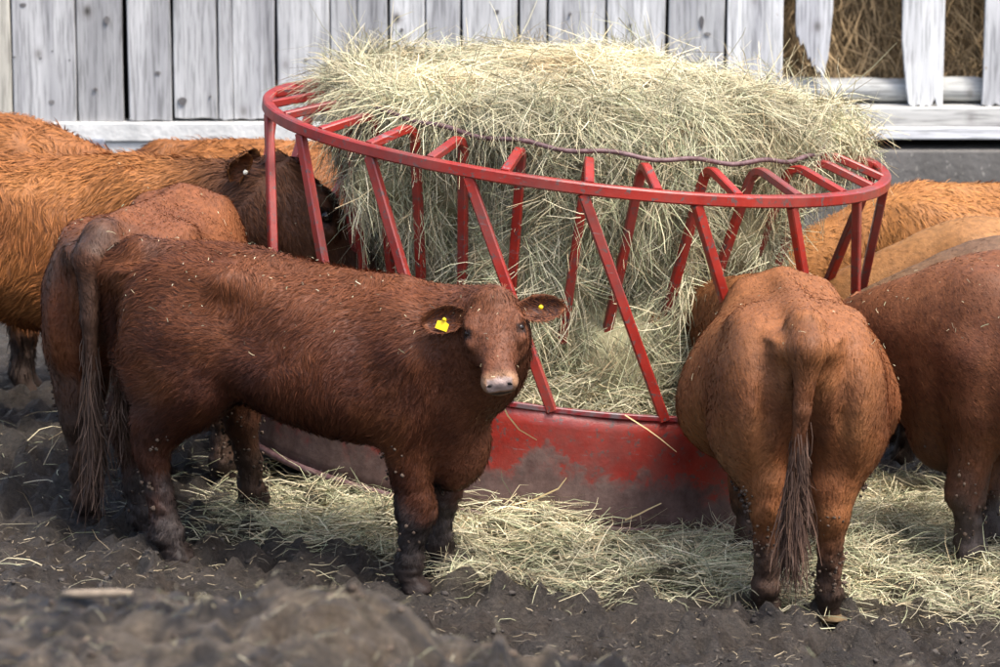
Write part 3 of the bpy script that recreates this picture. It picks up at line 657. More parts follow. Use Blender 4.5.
def cow(name, label, O, heading, s=1.0, xs=1.0, wf=1.0, belly=0.0, voxel=.018, poll=None, muzzle=None, fhint=(1, 0, .5), hw=1.0,
        feet=None, coat=None, hairs=20000, tag_ears=None, tail_lean=0.0, seed=1, tail_back=.0, flecks=0, clods=0, ears=True, ear_k=1.0, ear_w=1.0, ear_s=0.0, folds=False, tail_len=1.0, topdrop=0.0, lk=1.15, brk=0.0, tuck=0.0, face=None, bias=.16, nexp=2.3, thw=1.0, ear_up=0.0, ear_out=1.0):
    """one continuous body built from an implicit surface; local X forward, Y left; O = ground point under the trunk"""
    r = np.random.default_rng(seed); hd = R(heading); fw = np.array([math.cos(hd), math.sin(hd)]); lf = np.array([-fw[1], fw[0]])
    gz = lambda px, py: float(ground_z(px, py, False)[0])
    oz = gz(*O); root = empty(name, (O[0], O[1], oz), (0, 0, hd)); tag(root, label, 'cow', 'red-brown beef cattle around the hay feeder')
    sx = s * xs
    poll = np.array(poll, float) if poll is not None else np.array([1.25 * sx, 0, 1.25 * s]); muzzle = np.array(muzzle, float) if muzzle is not None else np.array([1.6 * sx, 0, .95 * s])
    T = np.array([(-.88, 1.17, 1.05, .06), (-.84, 1.225, .94, .13), (-.76, 1.275, .82, .19), (-.60, 1.305, .72, .255), (-.35, 1.315, .63, .315), (-.05, 1.285, .535 - belly, .365), (.22, 1.28, .52 - belly * .8, .35), (.42, 1.305, .53, .29), (.58, 1.27, .55, .235), (.72, 1.14, .62, .15), (.77, 1.03, .72, .08)])
    T[:, 0] *= sx; T[:, 1:3] *= s; T[:, 3] *= s * (1 + (wf - 1) * np.exp(-((np.arange(11) - 5.2) / 1.9) ** 2))
    T[3:6, 2] += tuck * np.array([.6, 1, .6]) * s
    if topdrop: T[:, 1] -= topdrop * s * sstep(-.45, .6, T[:, 0] / sx)
    ft = {'fl': (.46, .16), 'fr': (.46, -.16), 'hl': (-.56, .16), 'hr': (-.56, -.16)}
    ft = {k: np.array([v[0] * sx, v[1] * s]) for k, v in ft.items()}
    if feet:
        for k, v in feet.items(): ft[k] = ft[k] + np.array(v)
    wm = T[:, 3].max() + .08
    pts = np.stack([poll, muzzle]); mg = .34
    lo = np.array([min(-1.12 * sx, pts[:, 0].min() - mg), min(-wm, pts[:, 1].min() - mg), min(-.12, pts[:, 2].min() - mg)])
    hi = np.array([max(.9 * sx, pts[:, 0].max() + mg), max(wm, pts[:, 1].max() + mg), max(1.4 * s, pts[:, 2].max() + mg)])
    for v in ft.values(): lo[:2] = np.minimum(lo[:2], v - .15); hi[:2] = np.maximum(hi[:2], v + .15)
    f = Field(lo, hi, voxel)
    f.loft(T, .05, nexp, bias)
    P3 = lambda x, y, z: np.array([x * sx, y * s, z * s])
    for sg in (1, -1):
        f.ell(P3(.43, sg * .185, .98 - topdrop * .6), np.array([.15 * sx, .085 * s, .27 * s - topdrop * .25]), .07)                 # shoulder
        f.ell(P3(-.60, sg * .165 * thw, .92), np.array([.25 * sx, .135 * s * thw, .34 * s]), .05)                # thigh
        f.ell(P3(-.36, sg * .235 * (1 - (bias - .16) * 2.0), 1.205), np.array([.085, .055, .05]) * s, .10)                        # hook bone
        f.ell(P3(-.81, sg * .115, 1.175), np.array([.075, .05, .055]) * s, .05); f.ell(P3(-.79, sg * .066, 1.285), np.array([.09, .028, .045]) * s, .05, sub=True); f.ell(P3(-.885, sg * .155, .86), np.array([.045, .014, .18]) * s, .06, sub=True)                          # pin bone
        f.ell(P3(-.20, sg * .40 * wf, 1.10), np.array([.12, .075, .13]) * s, .12, sub=True)           # hollow of the flank
    f.ell(P3(-.95, 0, .84), np.array([.17 * sx, .03 * s, .33 * s]), .07, sub=True)                    # cleft between the thighs
    f.cone(P3(-.7, 0, 1.285), P3(.4, 0, 1.285 - topdrop * .85), .035 * s, .035 * s, .06)                               # spine
    f.ell(P3(.60, 0, .64 - brk), np.array([.17 * sx, .13 * s, .17 * s + brk * s * .5]), .10)                                # brisket
    legs_z = {}
    for k, v in ft.items():
        sg = 1 if k[1] == 'l' else -1; wp = np.array(O) + fw * v[0] + lf * v[1]; g = gz(*wp) - oz - .035; legs_z[k] = g
        if k[0] == 'f':
            el = P3(.42, sg * .185, .70); kn = np.array([v[0] * .75 + .46 * sx * .25 + .015, v[1] * .8 + sg * .16 * s * .2, g + .37 * s]); fe = np.array([v[0] - .012, v[1], g + .125 * s])
            f.cone(P3(.44, sg * .19, .92), el, .13 * s, .105 * s, .06); f.cone(el, kn, .092 * s * lk, .062 * s * lk, .05); f.cone(kn + [0, 0, .02 * s], kn - [.004, 0, .03 * s], .064 * s * lk, .058 * s * lk, .03)
            f.cone(kn, fe, .046 * s * lk, .041 * s * lk, .03); f.cone(fe, fe, .047 * s * lk, .047 * s * lk, .03)
        else:
            hip = P3(-.50, sg * .17, .98); stf = P3(-.38, sg * .205, .74); ho = np.array([v[0] - .085 * s, v[1] * .9 + sg * .16 * s * .1, g + .49 * s]); fe = np.array([v[0] - .02, v[1], g + .13 * s])
            gs = (stf + P3(-.62, sg * .17, .80)) / 2
            gs[1] *= thw; f.cone(hip, gs, .17 * s, .145 * s, .08); f.cone(gs, ho + [.03 * s, 0, .10 * s], .14 * s, .08 * s * lk, .06); f.cone(ho + [.03 * s, 0, .10 * s], ho, .08 * s * lk, .060 * s * lk, .04)
            f.cone(ho + [-.02 * s, 0, .02 * s], ho, .045 * s, .055 * s, .03); f.cone(ho, fe, .050 * s * lk, .043 * s * lk, .04); f.cone(fe, fe, .049 * s * lk, .049 * s * lk, .03)
        for c2 in (-1, 1):                                                                              # cloven hoof
            f.cone(fe + [.0, c2 * .012 * s, -.02], np.array([v[0] + .03, v[1] + c2 * .026 * s, g + .035 * s]), .034 * s, .036 * s, .012); f.cone(np.array([v[0] + .0, v[1] + c2 * .026 * s, g + .025]), np.array([v[0] + .055 * s, v[1] + c2 * .024 * s, g + .022]), .036 * s, .026 * s, .012)
    # head frame
    hf = nrm(muzzle - poll); hl = np.linalg.norm(muzzle - poll) / .46; up = np.array(fhint, float); up = nrm(up - hf * (up @ hf)); sd_ = np.cross(up, hf); M = np.stack([hf, sd_, up])
    H3 = lambda a, b, c: poll + (hf * a + sd_ * b * hw + up * c) * hl
    # neck: crest, middle and throat strands
    wi = P3(.48, 0, 1.13 - topdrop); ch = P3(.60, 0, .80); md = P3(.55, 0, .98 - topdrop * .5)
    back = H3(.035, 0, -.05); thr = H3(.12, 0, -.17)
    def chain(a, b, ra, rb, bow, k):
        mid = (a + b) / 2 + bow; P = [(1 - t) ** 2 * a + 2 * t * (1 - t) * mid + t * t * b for t in np.linspace(0, 1, 6)]
        for i in range(5): f.cone(P[i], P[i + 1], ra + (rb - ra) * i / 5, ra + (rb - ra) * (i + 1) / 5, k)
    fwb = np.array([.10 * s, 0, 0])
    chain(wi, back, .15 * s, .085 * hl, fwb, .07); chain(md, (back + thr) / 2, .20 * s, .105 * hl, fwb, .08); chain(ch, thr, .17 * s, .085 * hl, fwb + np.array([.0, 0, -.05]), .08)
    f.loft([(a * hl, b * hl, c * hl, d * hl * hw) for a, b, c, d in HEAD], .025, 2.4, .10, poll, M)
    f.ell(H3(.0, 0, .02), np.array([.06, .07, .04]) * hl, .04, M=M)                                    # poll tuft
    for sg in (1, -1):
        f.ell(H3(.15, sg * .094, .034), np.array([.045, .034, .024]) * hl, .03, M=M); f.ell(H3(.225, sg * .100, -.012), np.array([.035, .028, .022]) * hl, .02, M=M)                  # brow
        f.ell(H3(.188, sg * .122, .014), np.array([.022, .022, .016]) * hl, .008, sub=True, M=M)          # eye socket
        f.ell(H3(.17, sg * .085, -.11), np.array([.10, .045, .08]) * hl, .04, M=M)                     # cheek
        f.ell(H3(.45, sg * .043, -.035), np.array([.040, .030, .036]) * hl, .025, M=M)                   # nostril wing
        f.ell(H3(.492, sg * .036, -.022), np.array([.020, .012, .017]) * hl, .008, sub=True, M=M)      # nostril
    f.ell(H3(.43, 0, -.105), np.array([.05, .05, .03]) * hl, .03, M=M)                                 # lower lip
    # tail
    t0 = P3(-.80, 0, 1.27); t1 = P3(-.93, 0, 1.20); t2 = np.array([-.965 * sx - tail_back, tail_lean * .4, .95 * s]); t3 = np.array([-.955 * sx - tail_back * 1.4, tail_lean, .95 * s - .38 * tail_len * s])
    f.cone(t0, t1, .075 * s, .062 * s, .06); f.cone(t1, t2, .060 * s, .040 * s, .045); f.cone(t2, t3, .036 * s, .028 * s, .02)
    V, F = surface_nets(f.F, f.lo, voxel)
    for _ in range(2):                                                                                   # relax the lattice
        a = np.zeros_like(V); c = np.zeros(len(V))
        for i in range(4):
            np.add.at(a, F[:, i], V[F[:, (i + 1) % 4]] + V[F[:, (i + 3) % 4]]); np.add.at(c, F[:, i], 2)
        V = V * .45 + (a / c[:, None]) * .55
    Nn = mesh_normals(V, F); 
    if folds:
        hp0 = (V - poll) @ M.T / hl; fm = (1 - sstep(-.10, .0, hp0[:, 0])) * sstep(.42, .48, V[:, 0]) * sstep(.72, .64, V[:, 0]) * sstep(.40, .55, V[:, 2]) * sstep(1.0, .86, V[:, 2]) * sstep(.0, -.08, V[:, 1]); V = V + Nn * (fm * .020 * np.sin((V[:, 0] + .12 * V[:, 2] + .02 * vnoise(V, 5, 3)) * 2 * math.pi / .046))[:, None]; Nn = mesh_normals(V, F)
    crust = sstep(.5 * s, .2 * s, V[:, 2]) * (V[:, 2] > -.05); V = V + Nn * (crust * (.014 * fbm(V, 20, seed, 3) + .012 * np.abs(vnoise(V, 38, seed + 1))))[:, None]; Nn = mesh_normals(V, F)
    # masks in local space
    hp = (V - poll) @ M.T / hl; onhead = (hp[:, 0] > -.05) & (hp[:, 0] < .56) & (np.abs(hp[:, 1]) < .17 * max(hw, 1)) & (hp[:, 2] > -.24) & (hp[:, 2] < .1)
    nose = onhead & (hp[:, 0] > .458) & (hp[:, 2] > -.062) & (np.abs(hp[:, 1]) < .052 * hw)
    ct = dict(c0=(.16, .05, .022), c1=(.10, .030, .014), c2=(.22, .075, .03), L=.03, wd=.002, shag=.5, muz=(.25, .12, .06), mudh=.42, mud=(.055, .045, .04), seed=seed)
    if coat: ct.update(coat)
    def color(P, headw=None):
        n1 = fbm(P, 3.0, ct['seed'] + 5, 3)[:, None]; n2 = fbm(P, 14, ct['seed'] + 9, 3)[:, None]
        k = np.clip(.5 + .9 * n1 + .35 * n2, 0, 1); c = np.array(ct['c1']) * (1 - k) + np.array(ct['c0']) * k
        k2 = np.clip(fbm(P, 6, ct['seed'] + 15, 3) * 1.6 - .1, 0, 1)[:, None] * .7; c = c * (1 - k2) + np.array(ct['c2']) * k2
        kb_ = (sstep(.92, 1.2, P[:, 2] / s + .1 * n1[:, 0]) * ct.get('top_lit', .45))[:, None]; c = c * (1 - kb_) + np.array(ct['c2']) * kb_  # upper coat painted lighter, light from above put into the colour
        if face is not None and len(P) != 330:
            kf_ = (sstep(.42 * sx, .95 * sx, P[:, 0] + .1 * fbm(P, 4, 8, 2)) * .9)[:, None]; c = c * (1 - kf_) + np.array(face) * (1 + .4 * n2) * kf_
        kt = (sstep(-.80 * sx, -.90 * sx, P[:, 0]) * sstep(.085 * s, .035 * s, np.abs(P[:, 1] - tail_lean * .3)) * sstep(.4, .7, P[:, 2] / s) * .6)[:, None]; c = c * (1 - kt) + np.array(ct['c1']) * .5 * kt
        lowz = P[:, 2] + .17 * fbm(P, 7, ct['seed'] + 2, 3); mk = sstep(ct['mudh'] * s, ct['mudh'] * s * .45, lowz)
        rump = ct.get('rump', 0) * sstep(-.5 * sx, -.75 * sx, P[:, 0]) * sstep(.15, .45, fbm(P, 4, ct['seed'] + 22, 3) + .25)
        mk = np.clip(mk + rump, 0, 1)[:, None] * .92
        mc = np.array(ct['mud']) * (1 + .5 * fbm(P, 25, 3, 2))[:, None]
        hoof = sstep(.10, .06, P[:, 2])[:, None]; mc = mc * (1 - hoof) + np.array([.026, .021, .018]) * hoof
        return c * (1 - mk) + mc * mk
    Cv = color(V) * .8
    lid = onhead & (np.hypot(hp[:, 0] - .188, hp[:, 2] - .012) < .034) & (np.abs(hp[:, 1]) > .088 * hw); Cv[lid] = np.array([.028, .014, .010])
    kz = sstep(.41, .46, hp[:, 0])[:, None] * onhead[:, None]; Cv = Cv * (1 - .75 * kz) + np.array(ct['muz']) * .75 * kz
    Cv[nose] = np.array(ct.get('nose', (.44, .32, .275)))
    lip = onhead & (hp[:, 0] > .40) & (np.abs(hp[:, 2] + .080) < .008); Cv[lip] = np.array([.03, .016, .012])
    body = obj('body', new_mesh('body', V, F, Cv), M_skin, root)
    Nv = len(V); SV, SF, SN = V, F, Nn
    # ears: cupped leaves
    if ears:
        for sg in (1, -1):
            base = H3(.045 + ear_s, sg * .095, -.015 + ear_s * .75); ax = nrm(sd_ * sg * ear_out + up * (-.10 + ear_up) - hf * .02 + np.array([0, 0, -.10 + ear_up])); opn = nrm(up * .8 + hf * .25 - ax * (up * .8 + hf * .25) @ ax); opn = nrm(opn - ax * (opn @ ax)); wdv = np.cross(ax, opn)
            nu, nv = 15, 11; u = np.linspace(0, 1, nu); v = np.linspace(-1, 1, nv); U_, V_ = np.meshgrid(u, v, indexing='ij'); U_ = U_.ravel(); V_ = V_.ravel()
            el_ = .235 * hl * ear_k; prof = np.interp(U_, [0, .12, .35, .6, .8, .93, 1], [.034, .050, .080, .082, .064, .036, .008]) * hl * ear_k * ear_w
            E = base + ax * (U_ * el_)[:, None] + wdv * (V_ * prof)[:, None] + opn * ((V_ ** 2) * prof * .75 - .02 * hl * (1 - U_) - .03 * hl * np.sin(U_ * 3.1))[:, None]
            E2 = E - opn * (.010 * hl * (1 - .5 * U_))[:, None]
            ide = np.arange(nu * nv).reshape(nu, nv); q = np.stack([ide[:-1, :-1], ide[1:, :-1], ide[1:, 1:], ide[:-1, 1:]], -1).reshape(-1, 4); m = nu * nv
            rim = []
            for i in range(nu - 1): rim += [[ide[i, 0], ide[i, 0] + m, ide[i + 1, 0] + m, ide[i + 1, 0]], [ide[i + 1, -1], ide[i + 1, -1] + m, ide[i, -1] + m, ide[i, -1]]]
            for i in range(nv - 1): rim += [[ide[-1, i], ide[-1, i] + m, ide[-1, i + 1] + m, ide[-1, i + 1]]]
            EF = np.concatenate([q, q[:, ::-1] + m, np.array(rim)]); EV = np.concatenate([E, E2]); fn = mesh_normals(E, q)
            if (fn.mean(0) @ opn) < 0: EF = EF[:, ::-1].copy()
            ec = color(EV) * .8; ec[:m] = np.array(ct['c1']) * .7 + np.array([.02, .012, .01])[None]
            edge = np.abs(V_) > .8; ec[:m][edge | (U_ > .9)] = np.array(ct['c2']) * .9; ec[m:] = np.array(ct['c0'])
            eo = obj('ear', new_mesh('ear', EV, EF, ec), M_skin, root)
            SF = np.concatenate([SF, EF + len(SV)]); SV = np.concatenate([SV, EV]); SN = np.concatenate([SN, mesh_normals(EV, EF)])
            if tag_ears and sg in tag_ears:
                kind, wsz = tag_ears[sg]; cpt = base + ax * el_ * .50 + opn * .022 * hl
                if kind == 'plate':
                    dn = nrm(np.array([0, 0, -1.0]) + .35 * ax - .0 * opn); dn = nrm(dn - opn * (dn @ opn) * .5); rt = nrm(np.cross(dn, opn)); nn_ = np.cross(rt, dn)
                    pr = np.array([(-.25, 0), (.25, 0), (.28, .35), (.8, .5), (.8, 1.5), (-.8, 1.5), (-.8, .5), (-.28, .35)]) * wsz
                    A = cpt + rt * pr[:, :1] + dn * pr[:, 1:]; TV = np.concatenate([A + nn_ * .002, A - nn_ * .002]); nP = len(pr)
                    TF = [list(range(nP)), list(range(2 * nP - 1, nP - 1, -1))] + [[(i + 1) % nP, i, i + nP, (i + 1) % nP + nP] for i in range(nP)]
                    obj('ear_tag', new_mesh('ear_tag', TV, TF, smooth=False), M_yellow, eo)
                    Bv = BV * wsz * .28 + cpt + dn * wsz * .1 + opn * .004; obj('tag_button', new_mesh('tag_button', Bv, BF), M_yellow, eo)
                else:
                    Bv = BV * np.array([1, 1, 1]) * wsz + cpt; obj('tag_button', new_mesh('tag_button', Bv, BF), M_white if kind == 'white' else M_yellow, eo)
        for sg in (1, -1):
            import bmesh
            bm = bmesh.new(); bmesh.ops.create_uvsphere(bm, u_segments=14, v_segments=10, radius=.0205 * hl)
            me = bpy.data.meshes.new('eye'); bm.to_mesh(me); bm.free(); me.polygons.foreach_set('use_smooth', np.ones(len(me.polygons), dtype=bool))
            obj('eye', me, M_eye, root, H3(.188, sg * .1025, .012))
            obj('nostril', new_mesh('nostril', BV * np.array([.017, .015, .009]) * hl, BF), M_dark, root, H3(.478, sg * .041, -.024))
    # coat: every hair a tapered strip that follows the hide
    tri = np.concatenate([SF[:, [0, 1, 2]], SF[:, [0, 2, 3]]]); A, B, C = SV[tri[:, 0]], SV[tri[:, 1]], SV[tri[:, 2]]
    ar = np.linalg.norm(np.cross(B - A, C - A), axis=1); cum = np.cumsum(ar); pick = np.searchsorted(cum, r.random(hairs) * cum[-1]).clip(0, len(tri) - 1)
    u, v = r.random(hairs), r.random(hairs); sw = u + v > 1; u[sw] = 1 - u[sw]; v[sw] = 1 - v[sw]
    bar = np.stack([1 - u - v, u, v], 1); P = (SV[tri[pick]] * bar[:, :, None]).sum(1); Nh = nrm((SN[tri[pick]] * bar[:, :, None]).sum(1))
    isear = tri[pick, 0] >= Nv
    hq = (P - poll) @ M.T / hl; hd_ = (hq[:, 0] > -.02) & (hq[:, 0] < .56) & (np.abs(hq[:, 1]) < .17 * max(hw, 1)) & (hq[:, 2] > -.24) & (hq[:, 2] < .1) & ~isear
    keep = ~(hd_ & (hq[:, 0] > .45)); keep &= P[:, 2] > .05
    keep &= ~(hd_ & (np.hypot(hq[:, 0] - .188, hq[:, 2] - .012) < .017) & (np.abs(hq[:, 1]) > .06))
    P, Nh, hq, hd_, isear = P[keep], Nh[keep], hq[keep], hd_[keep], isear[keep]; n = len(P)
    comb = np.tile(np.array([-.75, 0, -.55]), (n, 1)); lowm = sstep(.62 * s, .45 * s, P[:, 2])[:, None]; comb = comb * (1 - lowm) + np.array([-.1, 0, -1.0]) * lowm
    comb = comb + vvec(P, 2.3, seed + 77) * ct['shag'] * .7 + vvec(P, 5, seed + 31) * ct['shag'] + vvec(P, 16, seed + 47) * ct['shag'] * .8
    comb[hd_] = comb[hd_] * .3 + hf * .8; comb[isear] = comb[isear] * .25 + nrm(P[isear] - poll) * .9
    tq = nrm(comb - Nh * (comb * Nh).sum(1)[:, None]); lift = np.abs(r.normal(.28, .16, n)) * (.5 + ct['shag'])
    D = nrm(tq + Nh * lift[:, None] + r.normal(0, .12, (n, 3)))
    L = ct['L'] * r.uniform(.55, 1.3, n) * (1 + .55 * fbm(P, 6, seed + 3, 2)); L = np.where(hd_, L * np.interp(hq[:, 0], [0, .1, .25, .45], [.8, .55, .35, .22]), L); L = np.where(isear, L * .62, L)
    L = L * (1 - .35 * lowm[:, 0])
    if folds: L = L * (1 - .55 * sstep(.42, .48, P[:, 0]) * sstep(.72, .64, P[:, 0]) * (P[:, 1] < .02) * ~hd_ * ~isear)
    # tufts: tips drawn together towards cell centres
    cs = ct.get('clump', .028); cell = np.floor((P + .3 * cs * vvec(P, 20, 9)) / cs); cc = (cell + .5 + .5 * np.stack([hsh(cell[:, 0], cell[:, 1], cell[:, 2], 70 + q) - .5 for q in range(3)], 1)) * cs
    pull = (cc - P); pull -= Nh * (pull * Nh).sum(1)[:, None]
    mid = P + D * (L * .5)[:, None] + pull * .12; end = P + D * L[:, None] + pull * .42 - Nh * (L * .10)[:, None]; end[:, 2] -= L * .12
    S = nrm(np.cross(D, Nh + r.normal(0, .45, (n, 3)))) * (ct['wd'] * r.uniform(.7, 1.25, n))[:, None] * .5
    HV = np.stack([P - S, P + S, mid - S * .85, mid + S * .85, end], 1)
    b5 = np.arange(n)[:, None] * 5; HF = np.concatenate([b5 + np.array([0, 1, 3]), b5 + np.array([0, 3, 2]), b5 + np.array([2, 3, 4])]) if ct['L'] > .022 else b5 + np.array([0, 1, 4])
    fnz = np.cross(HV[:, 1] - HV[:, 0], HV[:, 4] - HV[:, 0]); flip = (fnz * Nh).sum(1) < 0; HV[flip] = HV[flip][:, [1, 0, 3, 2, 4]]
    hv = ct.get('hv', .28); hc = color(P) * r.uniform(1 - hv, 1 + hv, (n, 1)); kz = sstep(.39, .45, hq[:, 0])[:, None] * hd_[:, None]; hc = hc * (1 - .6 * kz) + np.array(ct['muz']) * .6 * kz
    lidh = hd_ & (np.hypot(hq[:, 0] - .192, hq[:, 2] - .012) < .036) & (np.abs(hq[:, 1]) > .088 * hw); hc[lidh] = hc[lidh] * .45 + np.array([.012, .007, .005])
    hc = np.repeat(hc[:, None], 5, 1); hc[:, 0:2] *= .85; hc[:, 4] *= 1.15
    hn = nrm(Nh * .8 + D * .25 + r.normal(0, ct.get('nv', .16), (n, 3))); hn = np.repeat(hn, 5, 0)
    co = obj('coat', new_mesh('coat', HV.reshape(-1, 3), HF, hc.reshape(-1, 3), hn), M_fur, root); co['kind'] = 'stuff'
    # tail switch
    m = 1300 if voxel < .017 else 300; tt = r.random(m) ** .8; p0 = t2 + (t3 - t2) * (.12 + .88 * tt)[:, None] + r.normal(0, .012 * s, (m, 3))
    kc = r.integers(0, 14, m); cdir = r.normal(0, .09, (14, 3)); D2 = nrm(np.stack([r.normal(0, .035, m), r.normal(0, .035, m), -np.ones(m)], 1) + cdir[kc]); L2 = r.uniform(.16, .34, m) * s * tail_len * (.7 + .5 * r.random(14))[kc] * (.45 + .55 * tt)
    tv, tf = strands(p0, D2, np.tile([-1.0, 0, 0], (m, 1)), L2, r.uniform(.0028, .0055, m), .06, 0, .3, seed)
    tc = np.repeat(np.array(ct.get('tail', (.095, .055, .036))) * r.uniform(.6, 1.4, (m, 1)), 8, 0)
    o = obj('tail_switch', new_mesh('tail_switch', tv, tf, tc), M_fur, root); o['kind'] = 'stuff'
    # straw caught in the coat
    if flecks:
        up_ = (Nn[:, 2] > .25) & (V[:, 2] > .8 * s); cand = np.flatnonzero(up_); ii = r.choice(cand, flecks); Pn = V[ii] + Nn[ii] * ct['L'] * .45; D3 = r.normal(size=(flecks, 3)); D3 = nrm(D3 - Nn[ii] * (D3 * Nn[ii]).sum(1)[:, None] * .85)
        tv, tf = strands(Pn, D3, Nn[ii], r.uniform(.004, .014, flecks) * r.choice([1, 1, 1, 2.5], flecks), r.uniform(.0014, .0026, flecks), .1, 0, .7, seed + 5)
        o = obj('straw_flecks', new_mesh('straw_flecks', tv, tf, straw_cols(flecks, seed, .2, .85, .2), smooth=False), M_hay, root); o['kind'] = 'stuff'
    # mud balls dried onto the lower legs
    if clods:
        lg = (V[:, 2] < .58 * s) & (V[:, 2] > .08) & (fbm(V, 7, seed + 4, 2) > .02); lg &= (Nn[:, 0] < .35); ii = r.choice(np.flatnonzero(lg), clods); rad = r.uniform(.003, .0085, clods)
        tv, tf = blobs(V[ii] + Nn[ii] * (rad * .6 + .008)[:, None], rad, seed, 1.0)
        o = obj('mud_balls', new_mesh('mud_balls', tv, tf, np.repeat(np.array([.085, .060, .044]) * r.uniform(.5, 1.4, (clods, 1)), len(BV), 0)), M_mudclod, root); o['kind'] = 'stuff'
    return root

RED = dict(c0=(.132, .040, .0155), c1=(.052, .016, .009), c2=(.21, .070, .024), top_lit=.35, mud=(.06, .05, .045))
TAN = dict(c0=(.285, .104, .034), c1=(.195, .064, .023), c2=(.33, .132, .046), L=.019, shag=.22, wd=.0026, clump=.016, hv=.2, nv=.12)
ORG = dict(c0=(.30, .108, .028), c1=(.165, .048, .015), c2=(.38, .155, .046), L=.05, shag=.7, wd=.0035, clump=.045)

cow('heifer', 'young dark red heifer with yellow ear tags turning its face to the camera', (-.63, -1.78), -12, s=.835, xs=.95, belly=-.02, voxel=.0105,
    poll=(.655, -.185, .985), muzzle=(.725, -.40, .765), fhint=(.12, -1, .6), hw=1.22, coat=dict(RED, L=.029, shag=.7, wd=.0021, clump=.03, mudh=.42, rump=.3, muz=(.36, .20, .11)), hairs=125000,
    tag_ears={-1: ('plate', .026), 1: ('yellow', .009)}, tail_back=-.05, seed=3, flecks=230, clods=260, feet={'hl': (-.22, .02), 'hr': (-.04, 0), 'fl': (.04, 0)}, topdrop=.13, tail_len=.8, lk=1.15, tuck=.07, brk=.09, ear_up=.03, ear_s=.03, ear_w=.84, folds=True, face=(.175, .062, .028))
cow('cow', 'broad tan cow seen from behind with its tail hanging straight down', (1.005, -1.63), 91, s=.805, xs=.84, wf=1.30, belly=.03, bias=.20, nexp=2.15, thw=1.16, voxel=.0145,
    poll=(1.12, .22, .82), muzzle=(1.32, .42, .50), fhint=(.5, .5, .6), coat=dict(TAN, mudh=.42, rump=.22, mud=(.07, .043, .030), tail=(.075, .042, .028)), hairs=95000, seed=7, flecks=90, clods=520, tail_len=1.12, feet={'hl': (0, -.02), 'hr': (0, .02), 'fl': (0, -.02)}, lk=1.14, tail_lean=.05)
cow('cow', 'brown cow seen from behind with muddy rump and long dirty tail left of the heifer', (-1.25, -.98), 76, s=.84, xs=.86, wf=1.08, voxel=.015,
    poll=(.78, .10, .70), muzzle=(.93, .12, .40), fhint=(.8, 0, .5), coat=dict(RED, c0=(.20, .064, .022), c1=(.105, .031, .013), c2=(.27, .098, .036), L=.0219, shag=.55, wd=.0024, hv=.28, nv=.2, clump=.022, rump=.8, mudh=.62, mud=(.06, .036, .024), tail=(.06, .036, .025)), hairs=70000, seed=12, flecks=80, clods=400,
    feet={'hr': (.26, -.28)}, tail_len=1.2, lk=1.2)
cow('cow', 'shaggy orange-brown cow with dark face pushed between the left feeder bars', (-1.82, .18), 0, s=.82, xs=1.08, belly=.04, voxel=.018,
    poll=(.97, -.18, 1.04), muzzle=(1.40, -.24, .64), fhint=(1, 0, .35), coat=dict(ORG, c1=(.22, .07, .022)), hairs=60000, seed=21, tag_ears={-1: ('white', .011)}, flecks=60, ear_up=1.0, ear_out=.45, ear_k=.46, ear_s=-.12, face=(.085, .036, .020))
cow('cow', 'shaggy orange cow cut off by the left edge, back above its neighbour', (-2.42, 1.12), 3, s=.865, voxel=.025, poll=(1.0, 0, .82), muzzle=(1.2, 0, .45), coat=ORG, hairs=26000, seed=33)
cow('cow', 'shaggy orange cow farthest back on the left, only its back showing', (-.80, 1.72), 4, s=.85, voxel=.025, poll=(.95, 0, .80), muzzle=(1.1, 0, .42), coat=ORG, hairs=26000, seed=34)
cow('cow', 'dark brown cow at the right edge behind the broad tan cow', (2.12, -1.30), 160, s=.885, voxel=.016,
    poll=(1.02, -.22, .84), muzzle=(1.22, -.34, .50), fhint=(.8, 0, .5), coat=dict(RED, c0=(.19, .066, .026), c1=(.10, .032, .014), c2=(.23, .09, .035), L=.0215, shag=.4, wd=.0028, hv=.25, nv=.15, clump=.022, mudh=.55), hairs=55000, seed=41, flecks=260, clods=300, lk=1.25, brk=.05)
cow('cow', 'grey-brown cow on the right, second back behind the tan cow', (2.25, -.22), 181, s=.83, voxel=.024, poll=(.98, .02, .78), muzzle=(1.1, .02, .42), coat=dict(TAN, c0=(.17, .095, .05), c1=(.12, .06, .034), c2=(.21, .12, .065)), hairs=24000, seed=52)
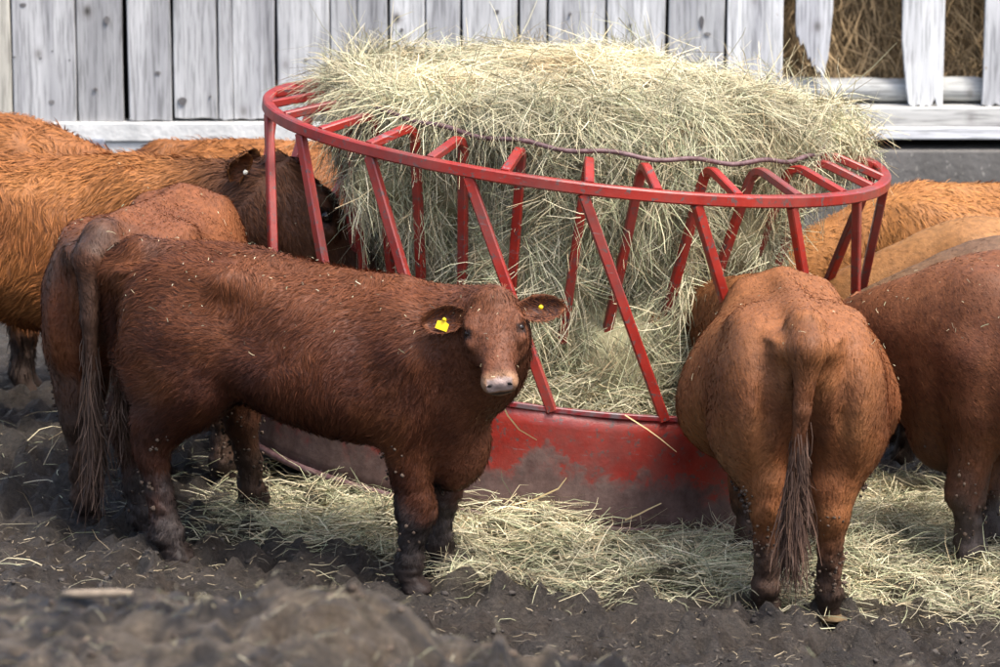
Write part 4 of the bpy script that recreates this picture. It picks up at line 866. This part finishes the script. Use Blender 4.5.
cow('cow', 'golden brown cow on the right, third back behind the tan cow', (2.25, .45), 178, s=.835, voxel=.024, poll=(.98, .02, .78), muzzle=(1.1, .02, .42), coat=dict(TAN, c0=(.33, .15, .05), c1=(.22, .09, .03), c2=(.38, .19, .07)), hairs=24000, seed=53)
cow('cow', 'golden orange cow farthest back on the right beside the foundation', (2.12, 1.2), 186, s=.90, voxel=.022, poll=(.98, .02, .85), muzzle=(1.1, .02, .42), coat=dict(ORG, c0=(.40, .18, .05), c1=(.28, .11, .03), L=.035), hairs=30000, seed=54)

# ------------------------------------------------------------------ small things on the ground
def ray(px, py):
    d = np.linspace(5, 16, 4000); z = 3.38 - d * math.tan(R(PITCH) + math.atan((py - 333.5) / 3640)); x = (px - 500) * (d * math.cos(R(PITCH)) + (3.38 - z) * math.sin(R(PITCH))) / 3640
    i = int(np.argmax(z <= ground_z(x, d - 14))); return np.array([x[i], d[i] - 14, z[i]])
a = ray(62, 601); b_ = ray(131, 605); b_[1] = a[1] - .02; b_[2] = max(a[2], float(ground_z(b_[0], b_[1])[0])) + .004; n = 8; P = np.stack([a + (b_ - a) * t for t in np.linspace(0, 1, n)]); P[:, 2] = np.maximum(P[:, 2], ground_z(P[:, 0], P[:, 1])) * .5 + .5 * np.linspace(P[0, 2], P[-1, 2], n); P[:, 2] += .014
V, F = tube_vf(P, 0.010 * np.array([.5, .9, 1, 1, .95, 1, .8, .4]), 7)
stick = obj('stick', new_mesh('stick', V - a, F, np.tile([.24, .19, .14], (len(V), 1))), M_mudclod, None, a); tag(stick, 'pale broken stick lying on the brown bank', 'stick')
q = ray(835, 619)[:2]; gz_ = float(ground_z(*q)[0])
me = new_mesh('clump', *(lambda v, f: (v * np.array([.075, .05, .016]) * (1 + .25 * vnoise(v, 2.2, 3))[:, None], f))(*blob(1, 0, 3)), np.array([[.14, .095, .05]]))
o = obj('dung_pat', me, M_mudclod, None, (q[0], q[1], gz_ - .010)); tag(o, 'flat tan clump beside the right hind hoof of the tan cow', 'dung')
#print('TRIS', sum(len(o.data.loops) - 2 * len(o.data.polygons) for o in bpy.data.objects if o.type == 'MESH'))
